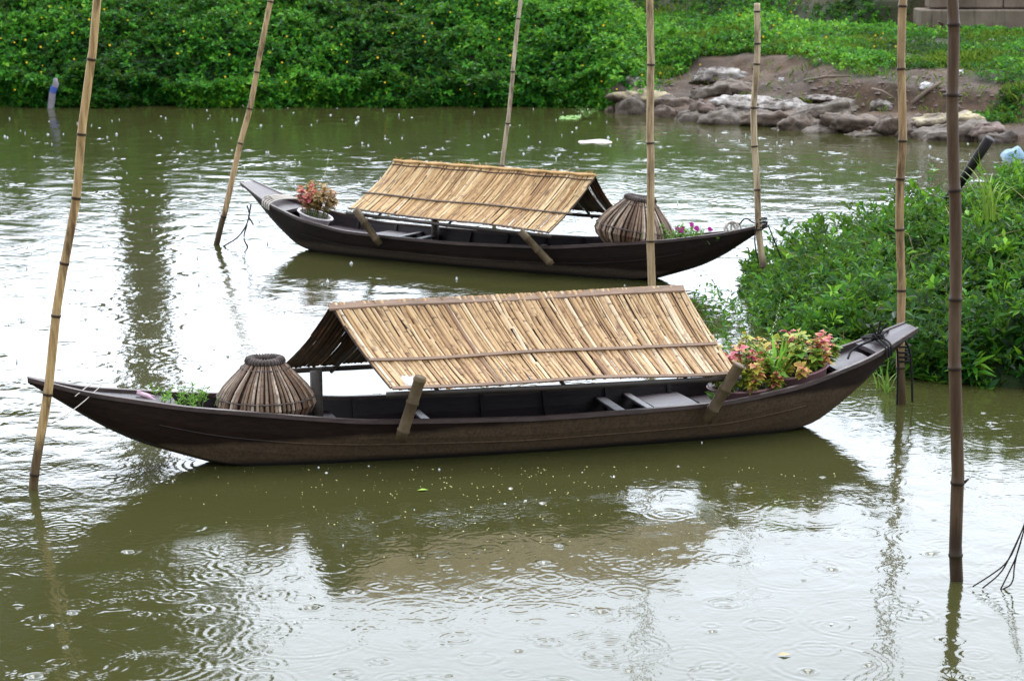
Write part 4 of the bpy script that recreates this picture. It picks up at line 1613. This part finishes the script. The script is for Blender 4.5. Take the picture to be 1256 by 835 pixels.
# dark leaning post behind the shrubs, and the painted stake at the far bank
p0 = on_y(1150, 262, 21.6); p1_ = on_y(1214, 170, 21.2)
mb = MB(); mb.tube([(0, 0, 0), tuple((p1_ - p0) * .5 + Vector((0, 0, -.02))), tuple((p1_ - p0))], [.045, .040, .048], 12)
M_darkpost = flat_material('wet_dark_timber', (.012, .009, .008), .5, .6, 14.0)
o = mb.build('leaning_post', M_darkpost, smooth=True); o.location = p0
tag(o, 'short thick black timber post leaning out of the shrubs', 'post')
mb = MB(); mb2 = MB()
p0 = on_z(73, 128); p1_ = on_y(78, 92, p0.y)
dv = p1_ - p0
mb.tube([tuple(dv * -.5), (0, 0, 0), tuple(dv * .55 + Vector((-.01, 0, 0))), tuple(dv * .8 + Vector((.03, 0, 0))), tuple(dv)], [.06, .06, .055, .05, .03], 10)
M_stake = flat_material('weathered_stake', (.22, .20, .22), .7, .5, 10.0)
o = mb.build('mooring_stake', M_stake, smooth=True); o.location = p0 + Vector((0, -.75, 0))
tag(o, 'short grey-white stake in the water at the foot of the far bank creeper', 'stake')
mb2.tube([tuple(dv * .52 + Vector((-.008, -.004, 0))), tuple(dv * .72 + Vector((.008, -.004, 0)))], .059, 10, cap=False)
mb2.build('blue_band', flat_material('faded_blue_paint', (.06, .10, .34), .5), o, smooth=True)


# ------------------------------------------------------------------ ropes, twigs
def rope(label, pts, rad, mat, cat='rope', name='mooring_rope', group=None):
    b = MB()
    for P_ in pts:
        P_ = [Vector(p) for p in P_]
        # smooth
        for _ in range(2):
            Q = [P_[0]]
            for a, c in zip(P_, P_[1:]): Q += [a.lerp(c, .25), a.lerp(c, .75)]
            P_ = Q + [P_[-1]]
        b.tube(P_, rad, 6)
    o = b.build(name, mat, smooth=True)
    tag(o, label, cat, group)
    return o


def W(fr, px, py, y): return fr.w(fr.at(px, py, y))


def ring_pts(c, r_, ax1, ax2, turns=1, n=12, rise=Vector((0, 0, 0))):
    return [c + ax1 * r_ * math.cos(2 * math.pi * i / n) + ax2 * r_ * math.sin(2 * math.pi * i / n) + rise * i / n for i in range(int(n * turns) + 1)]


# black lashing on the nearer boat's bow and down its pole
pf, df = POLES['f'][1], POLES['f'][2]
bowc = FF.w((2.60, 0, zg(2.60) + .02))
lines = []
ydF = FF.ydir; xdF = (FF.M.to_3x3() @ Vector((1, 0, 0)))
for k in range(3):
    s = 2.585 + k * .02
    W_, G_ = wg(s), zg(s)
    lines.append([FF.w(p) for p in ((s, -W_ - .018, G_ - .06), (s, -W_ - .02, G_ + .015), (s, -W_ * .3, G_ + .038), (s, W_ * .4, G_ + .036), (s, W_ + .02, G_ + .01))])
knot = FF.w((2.60, -.02, zg(2.6) + .04))
for k in range(7):
    a = k * .9
    lines.append([knot, knot + Vector((math.cos(a) * .03, math.sin(a) * .03, .03)), knot + Vector((math.cos(a + 1) * .05, math.sin(a + 1) * .04, -.005)), knot + Vector((math.cos(a + 2) * .02, math.sin(a + 2) * .02, .012))])
for k, (dx, dz) in enumerate(((.07, .10), (-.05, .09), (.02, .12))):
    lines.append([knot, knot + Vector((dx * .5, 0, dz * .7)), knot + Vector((dx, 0, dz))])
pz = lambda h_: pf + df * (h_ / df.z)
lines.append([knot, knot.lerp(pz(.5), .5) + Vector((0, -.05, .06)), pz(.42) + Vector((.03, -.05, 0)), pz(.25) + Vector((.045, -.045, 0)), pz(.02) + Vector((.05, -.04, 0))])
lines.append([knot, knot.lerp(pz(.5), .6) + Vector((0, -.05, .02)), pz(.35) + Vector((-.045, -.045, 0)), pz(.1) + Vector((-.05, -.04, 0)), pz(-.05) + Vector((-.055, -.03, 0))])
for hgt in (.30, .33, .36, .40):
    lines.append(ring_pts(pz(hgt), .044, Vector((1, 0, .05)), Vector((0, 1, .03)), 1.05, 10))
lines.append([FF.w((2.36, -.10, zg(2.3) + .03)), FF.w((2.42, -.02, zg(2.4) + .05)), knot])
rope('black rope knotted over the bow of the nearer boat and round its pole', lines, .0075, M_rope_dk)

# pale rope wound on the farther boat's flat bow
lines = []
for k in range(4):
    s = 2.40 + k * .03
    lines.append([FRR.w(p) for p in ((s, wg(s) + .02, zg(s) - .05), (s, wg(s) + .02, zg(s) + .02), (s + .03, 0, zg(s) + .035), (s, -wg(s) - .01, zg(s) + .01))])
c0 = FRR.w((2.44, .12, zg(2.44) + .03))
lines.append([c0, c0 + Vector((-.05, -.03, .05)), c0 + Vector((-.12, -.02, -.02)), c0 + Vector((-.06, 0, -.03))])
rope('pale rope wound round the flat bow of the farther boat', lines, .009, M_rope_pale)
# pale coil and line at the farther boat's pointed end
sx0 = FRR.at(898, 282, 0).x
c0 = FRR.w((sx0, 0, zg(sx0) + .045))
lines = [ring_pts(c0, .05, Vector((1, .2, 0)), Vector((0, .3, .9)), 1, 12), ring_pts(c0 + Vector((.035, .02, -.01)), .045, Vector((1, 0, 0)), Vector((0, .2, 1)), 1, 12), ring_pts(c0 + Vector((-.02, 0, -.02)), .055, Vector((.9, .4, 0)), Vector((-.1, .3, .9)), 1, 12)]
rope('pale looped rope coil near the pointed tip of the farther boat', lines, .010, M_rope_pale)
pe, de = POLES['e'][1], POLES['e'][2]
pzE = lambda h_: pe + de * (h_ / de.z)
tipR = FRR.w((-2.72, 0, zg(-2.72) + .02))
c1 = c0 + Vector((.06, 0, .02))
lines = [[c1, c1.lerp(tipR, .45) + Vector((0, 0, .07)), tipR + Vector((0, 0, .012)), pzE(.60) + Vector((.04, -.02, 0))],
         [pzE(.60) + Vector((-.05, -.04, 0)), pzE(.45) + Vector((-.085, -.05, 0)), pzE(.25) + Vector((-.05, -.045, 0))],
         [pzE(.58) + Vector((.045, -.03, 0)), pzE(.40) + Vector((.11, -.03, 0)), pzE(.15) + Vector((.20, -.02, 0)), pzE(-.02) + Vector((.24, 0, 0))]]
for hgt in (.56, .60, .63): lines.append(ring_pts(pzE(hgt), .042, Vector((1, 0, .05)), Vector((0, 1, .03)), 1.05, 10))
rope('thin dark line from the pointed tip of the farther boat round the knotty pole', lines, .0065, M_rope_dk)
# thin fishing lines on the nearer boat's pointed end
a1, a2 = W(FF, 125, 472, 0), POLES['a'][1] + POLES['a'][2] * .38
rope('thin pale line strung from the pointed tip of the nearer boat to the leaning pole', [[a1, a1.lerp(a2, .5) + Vector((0, 0, -.03)), a2], [a1, a1 + Vector((-.06, -.02, .015)), W(FF, 92, 486, -.12)]], .0028, M_rope_pale, 'line', 'thin_line')

b0 = on_z(275, 303)
lines = [[on_y(308, 250, b0.y), on_y(306, 262, b0.y), on_y(303, 276, b0.y), on_y(292, 292, b0.y), on_y(274, 302, b0.y)], [on_y(303, 276, b0.y), on_y(298, 292, b0.y), on_y(304, 303, b0.y)], [on_y(305, 266, b0.y), on_y(311, 276, b0.y)], [on_y(306, 262, b0.y), on_y(303, 252, b0.y)]]
rope('forked dark twig hanging at the waterline beside the leaning pole off the farther boat', lines, .008, M_twig, 'twig', 'twig')
b0 = on_z(1220, 722)
yy = b0.y
lines = [[on_y(1262, 628, yy), on_y(1249, 662, yy), on_y(1236, 690, yy), on_y(1214, 706, yy), on_y(1193, 719, yy)],
         [on_y(1256, 645, yy), on_y(1240, 680, yy), on_y(1228, 703, yy), on_y(1205, 721, yy)],
         [on_y(1260, 634, yy), on_y(1248, 680, yy), on_y(1236, 705, yy), on_y(1227, 723, yy)],
         [on_y(1256, 650, yy), on_y(1244, 690, yy), on_y(1243, 716, yy), on_y(1228, 723, yy)]]
rope('bare drooping twig dipping into the water right of the thick dark pole', lines, .0038, M_twig, 'twig', 'twig')
lf = MB(); c = on_y(1234, 726, yy); lf.add([c + Vector((-.03, 0, .005)), c + Vector((0, -.02, -.02)), c + Vector((.04, 0, -.012)), c + Vector((.01, .02, .012))], [[0, 1, 2, 3]])
o = lf.build('dead_leaf', flat_material('dead_leaf_brown', (.20, .13, .03), .6)); tag(o, 'brown dead leaf caught on the drooping twig tips', 'leaf')

# ------------------------------------------------------------------ sacks, wall, litter on the right bank
def sack(px, py, wpx, hpx, col, label, seed, name='sandbag', cat='sandbag', squash=1.0, rz=None):
    rg = random.Random(seed)
    p = on_ground(px, py + hpx * .4)
    ppm = F / p.y
    a, c = wpx / ppm / 2 * 1.12, hpx / ppm / 2 * 1.2
    b_ = max(a * .62, c)
    nu, nv = 44, 24
    vs = []
    ph = [rg.uniform(0, 6.28) for _ in range(6)]
    for j in range(nv + 1):
        th = math.pi * j / nv
        for i in range(nu):
            f = 2 * math.pi * i / nu
            e = .75
            sx_ = math.copysign(abs(math.cos(f)) ** e, math.cos(f)) * math.sin(th) ** e
            sy_ = math.copysign(abs(math.sin(f)) ** e, math.sin(f)) * math.sin(th) ** e
            sz_ = math.copysign(abs(math.cos(th)) ** .9, math.cos(th))
            n_ = 1 + .07 * math.sin(3 * f + ph[0] + 2 * th) + .05 * math.sin(7 * f + ph[1]) * math.sin(th) + .04 * math.sin(5 * th + ph[2]) + .035 * math.sin(11 * f + 6 * th + ph[3])
            sag_ = -.12 * sx_ * sx_ * c / a
            vs.append((a * sx_ * n_, b_ * sy_ * n_, c * (sz_ * n_ + .15 * math.sin(2.4 * sx_ + ph[4])) + sag_))
    fs = []
    for j in range(nv):
        for i in range(nu):
            i2 = (i + 1) % nu
            fs.append([j * nu + i, (j + 1) * nu + i, (j + 1) * nu + i2, j * nu + i2])
    va = np.array(vs); q1 = va / max(c, .03)
    cr = (np.abs(noise(q1, 1.5, 3, seed % 7)) - .25) * .45 + noise(q1, 5.0, 3, seed % 5) * .16
    flat_ = (1 + cr[:, None] * np.array([.35, .35, 1.0])) * np.array([1.08, 1.1, .80])
    vs = va * flat_
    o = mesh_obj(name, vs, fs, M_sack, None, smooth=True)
    o.location = (p.x, p.y + b_ * .35, p.z + c * .34)
    o.rotation_euler = (R(rg.uniform(-6, 10)), R(rg.uniform(-7, 7)), R(rz if rz is not None else rg.uniform(-20, 20)))
    o.color = (*col, 1)
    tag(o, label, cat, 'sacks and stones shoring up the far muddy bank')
    return o


GREY, DK, WH, YL, BR, PK = (.14, .118, .092), (.05, .042, .036), (.40, .37, .34), (.42, .35, .20), (.12, .082, .056), (.20, .135, .115)
SACKS = [
    (778, 98, 20, 20, WH, 'upright pale stone at the creeper edge above the end of the sacks'),
    (764, 110, 36, 20, DK, 'dark rounded sack at the corner where creeper meets the sacks'),
    (792, 117, 62, 22, YL, 'long yellowish sack beside the corner of the creeper'),
    (776, 131, 40, 26, GREY, 'grey sack at the waterline below the long yellowish sack'),
    (752, 136, 22, 16, BR, 'small brown sack in the water at the very end of the row'),
    (815, 139, 34, 22, BR, 'brown sack at the waterline right of the straight pole'),
    (850, 146, 40, 26, GREY, 'grey bulging sack at the waterline between two brown ones'),
    (895, 147, 62, 28, GREY, 'broad grey-green sack at the waterline left of the knotty pole'),
    (862, 132, 34, 18, PK, 'pinkish brown sack on the second row above the waterline'),
    (828, 124, 44, 16, BR, 'flat muddy sack on the second row next to the straight pole'),
    (882, 91, 54, 18, WH, 'crumpled white sack topmost on the dirt below the grass'),
    (892, 101, 28, 14, DK, 'small dark sack tucked under the crumpled white one'),
    (872, 110, 40, 15, GREY, 'grey sack below the crumpled white one'),
    (912, 108, 60, 16, BR, 'brown flat sack beneath the dirt patch left of the knotty pole'),
    (918, 127, 78, 16, WH, 'long white-topped sack running behind the knotty pole'),
    (962, 128, 54, 15, WH, 'white-topped sack right of the knotty pole'),
    (946, 143, 60, 20, BR, 'mud covered sack behind the foot row at the knotty pole'),
    (985, 151, 50, 22, BR, 'brown bulging sack overhanging the water right of the knotty pole'),
    (968, 161, 36, 13, DK, 'low dark wet sack awash at the waterline right of the knotty pole'),
    (1008, 134, 70, 18, GREY, 'grey sack on the middle of the mud shelf'),
    (1022, 122, 52, 10, WH, 'flattened white sack edge along the mud shelf'),
    (1082, 127, 26, 14, WH, 'small pale upright sack left of the brown pole'),
    (1045, 146, 60, 24, BR, 'crumpled brown sack heap in the middle of the waterline row'),
    (1020, 158, 60, 20, GREY, 'smooth grey sack at the waterline below the crumpled heap'),
    (1064, 166, 54, 12, GREY, 'low grey sack awash between the heap and the brown pole'),
    (1098, 150, 40, 24, BR, 'brown sack behind the brown pole'),
    (1120, 162, 34, 18, DK, 'dark sack at the waterline right of the brown pole'),
    (1162, 147, 74, 18, YL, 'long yellowish white sack behind the thick dark pole'),
    (1174, 161, 84, 24, GREY, 'large grey wrinkled sack under the long yellowish white one'),
    (1208, 158, 44, 20, PK, 'pinkish grey sack last in the row above the leaning post'),
    (1226, 168, 40, 18, DK, 'dark sack at the right end of the row by the water'),
]
for i, s in enumerate(SACKS):
    sack(*s, seed=100 + i)
# loose clods and stones on the mud: uncountable rubble
mb = MB()
rg = random.Random(77)
for i in range(900):
    px, py = rg.uniform(775, 1256), rg.uniform(84, 160)
    p = on_ground(px, py)
    if float(veg_cover(p.x, p.y)) > .5 and rg.random() < .8: continue
    s = rg.uniform(.012, .05) * (1.5 if rg.random() < .1 else 1)
    vs = []
    for dx, dy, dz in ((1, 0, 0), (-1, 0, 0), (0, 1, 0), (0, -1, 0), (0, 0, 1), (0, 0, -1)):
        k = s * rg.uniform(.6, 1.2)
        vs.append(p + Vector((dx * k * 1.4, dy * k, dz * k * .7)) + Vector((rg.gauss(0, .1) * s, 0, 0)))
    mb.add(vs, [[0, 2, 4], [2, 1, 4], [1, 3, 4], [3, 0, 4], [2, 0, 5], [1, 2, 5], [3, 1, 5], [0, 3, 5]])
tag(mb.build('bank_rubble', flat_material('clod', (.13, .10, .085), .8, .6, 5.0)), 'small clods and stones strewn over the mud shelf', kind='stuff')

# white litter scraps
M_white = flat_material('white_plastic_scrap', (.72, .70, .70), .5)
for (px, py, s, lb) in ((1136, 110, .085, 'crumpled white plastic scrap on the dark earth left of the thick dark pole'), (1175, 93, .07, 'small white litter scrap in the grass just right of the thick dark pole'), (1217, 55, .06, 'white litter scrap high in the grass below the concrete wall'), (958, 101, .04, 'tiny white litter scrap on the bare dirt right of the knotty pole'), (1002, 78, .045, 'tiny white stone at the grass edge above the bare dirt')):
    p = on_ground(px, py)
    b = MB(); rg = random.Random(int(px))
    vs, fs = [], []
    for j in range(5):
        for i in range(6):
            vs.append((s * (i / 2.5 - 1) + rg.gauss(0, s * .12), rg.gauss(0, s * .2), s * (j / 2.5 - .6) * .8 + rg.gauss(0, s * .15)))
    for j in range(4):
        for i in range(5): fs.append([j * 6 + i, j * 6 + i + 1, j * 6 + 7 + i, j * 6 + 6 + i])
    b.add(vs, fs)
    o = b.build('litter_scrap', M_white); o.location = p + Vector((0, -.03, .04))
    tag(o, lb, 'litter')

# branches on the slope
for (a, b3, r_, lb) in (((1117, 128), (1152, 103), .035, 'straight dead branch stuck in the scarp right of the thick dark pole'.replace('scarp', 'dark earth')), ((985, 100), (1040, 96), .022, 'dead branch lying along the edge of the bare dirt'), ((1068, 110), (1092, 122), .02, 'short dead stick slanting down left of the brown pole')):
    pa, pb = on_ground(*a), on_ground(*b3)
    pa += Vector((0, -.12, .02)); pb += Vector((0, -.25, .05))
    mb = MB(); mb.tube([(0, 0, 0), tuple((pb - pa) * .5 + Vector((0, 0, .03))), tuple(pb - pa)], [r_, r_ * .9, r_ * .7], 8)
    mb.tube([tuple((pb - pa) * .4), tuple((pb - pa) * .5 + Vector((.1, 0, .12)))], [r_ * .5, r_ * .3], 6)
    o = mb.build('dead_branch', M_drift, smooth=True); o.location = pa
    tag(o, lb, 'branch')

# concrete wall on its plinth at the top of the slope
pw = on_y(1130, 34, 42.4)
wx = pw.x
root = empty('concrete_wall', (wx, 42.4, 1.0)); tag(root, 'weathered concrete wall on a plinth at the top of the right bank slope', 'wall')
MB().box((3.5, .45, -.12), (7.0, .9, 1.14), bev=.02).build('plinth', M_conc, root)
x0 = on_y(1141, 10, 42.6).x - wx
mb = MB()
for i in range(5):
    mb.box((x0 + .66 + i * 1.33, .55, .87), (1.315, .5, .80), bev=.02)
mb.build('wall_blocks', M_conc, root)

# floating litter bag, water lettuce, blue plastic
p = on_z(730, 174)
mb = MB(); vs, fs = [], []
for j in range(7):
    for i in range(12):
        x, y = (i / 11 - .5), (j / 6 - .5)
        e = max(0, 1 - (2 * x) ** 4) * max(0, 1 - (2 * y) ** 2)
        vs.append((x * .52 + random.gauss(0, .006), y * .36, (.045) * e ** .5 * (1 + .25 * math.sin(9 * x + 4 * y)) - .02))
for j in range(6):
    for i in range(11): fs.append([j * 12 + i, j * 12 + i + 1, j * 12 + 13 + i, j * 12 + 12 + i])
mb.add(vs, fs); o = mb.build('floating_bag', flat_material('dirty_white_bag', (.40, .34, .32), .5, .3), smooth=True); o.location = p
tag(o, 'dirty white bag floating on the open water in front of the creeper', 'bag')
fern('floating green water plant near the end of the sacks', on_z(719, 146) + Vector((0, 0, .01)), 14, .30, .035, M_weed, .9, name='water_plant', cat='water plant')
mb = MB(); rnp = np.random.default_rng(4)
for i in range(70):
    p = on_z(rnp.uniform(686, 712), rnp.uniform(142, 147), .006); s = .03
    mb.add([p + Vector((s, 0, 0)), p + Vector((0, s, .01)), p + Vector((-s, 0, 0)), p + Vector((0, -s, 0.004))], [[0, 1, 2, 3]], tint=float(rnp.uniform(.2, .8)))
tag(mb.build('duckweed', M_weed), 'flat mat of floating green duckweed near the far bank', kind='stuff')
p = on_y(1243, 186, 31.5); p.z = .05
mb = MB(); vs, fs = [], []
for j in range(9):
    for i in range(10):
        x, y = i / 9 - .5, j / 8 - .5
        e = max(0, 1 - (2 * x) ** 2) * max(0, 1 - (2 * y) ** 2)
        vs.append((x * .34, y * .4, .15 * e ** .5 * (1 + .3 * math.sin(8 * x) * math.cos(7 * y)) - .04))
for j in range(8):
    for i in range(9): fs.append([j * 10 + i, j * 10 + i + 1, j * 10 + 11 + i, j * 10 + 10 + i])
mb.add(vs, fs); o = mb.build('plastic_bag', flat_material('pale_blue_plastic', (.13, .22, .28), .45, .4), smooth=True); o.location = (p.x, p.y, .0)
tag(o, 'pale blue plastic bag afloat at the right end of the sacks', 'bag')
# foreground leaf afloat
p = on_z(961, 803, .004)
mb = MB(); mb.add([p + Vector((-.03, 0, 0)), p + Vector((0, -.02, .006)), p + Vector((.035, .005, .002)), p + Vector((.0, .022, .008))], [[0, 1, 2, 3]])
tag(mb.build('floating_leaf', flat_material('tan_leaf', (.42, .30, .15), .6)), 'single tan leaf floating in the open rain-pocked water', 'leaf')
p = on_z(518, 601, .004)
mb = MB(); mb.add([p + Vector((-.03, 0, 0)), p + Vector((0, -.018, .006)), p + Vector((.035, .005, .002)), p + Vector((.0, .02, .006))], [[0, 1, 2, 3]])
tag(mb.build('floating_leaf', flat_material('lime_leaf', (.25, .42, .05), .6)), 'bright green leaf floating beside the hull of the nearer boat', 'leaf')

# ------------------------------------------------------------------ trees on the bank (mirrored in the water)
M_bark = flat_material('tree_bark', (.12, .11, .085), .85, .4, 6.0, .8)


def tree(label, base, trunk_h, rad, crown_c, crown_r, n_cl, seed, leafL=(.14, .26), name='tall_tree'):
    rg = random.Random(seed); rn = np.random.default_rng(seed)
    root = empty(name, base); tag(root, label, 'tree')
    b = MB()
    top = Vector((rg.gauss(0, .3), 0, trunk_h))
    b.tube([(0, 0, -.4), (rad * .1, 0, trunk_h * .3), tuple(top * .7), tuple(top)], [rad * 1.25, rad, rad * .85, rad * .6], 14)
    b.build('trunk', M_bark, root, smooth=True)
    limbs = MB(); pts = []
    for i in range(n_cl):
        v = rn.normal(size=3); v /= np.linalg.norm(v)
        v *= rn.uniform(.35, 1.0) ** .6
        c = Vector(crown_c) + Vector((v[0] * crown_r[0], v[1] * crown_r[1], v[2] * crown_r[2]))
        s0 = top * rg.uniform(.75, 1.0)
        limbs.tube([s0, s0.lerp(c, .5) + Vector((0, 0, .3)), c], [rad * .3, rad * .14, .02], 6)
        m_ = rn.normal(0, 1, (90, 3)) * np.array([.55, .55, .32]) * crown_r[2] * .22
        pts.append(m_ + np.array(c))
    limbs.build('limbs', M_bark, root, smooth=True)
    pts = np.concatenate(pts)
    foliage('crown', [rosettes(pts, rn.normal(0, 1, pts.shape) + np.array([0, 0, .8]), 5, leafL, .5, rn.uniform(0, 1, len(pts)), rng=rn)], M_treeleaf, root)
    return root


ty = 46.0
tx = (172 - CX) / F * ty * 1.0
tree('tall tree with a bare trunk standing on the far bank', (tx, ty, 1.85), 8.5, .46, (-2.6, 0, 10.2), (4.3, 3.6, 4.0), 95, 51, (.20, .34))
# low bushes on the plateau at the left
tree('low dark bush at the left of the far bank', (-9.6, 45.0, 1.9), .7, .12, (0, 0, .55), (1.9, 1.0, .75), 26, 52, (.08, .16), name='bank_bush')
tree('low dark bush by the foot of the tall tree', (-7.2, 45.3, 1.9), .6, .12, (-.2, 0, .40), (1.3, .8, .5), 18, 53, (.08, .16), name='bank_bush')
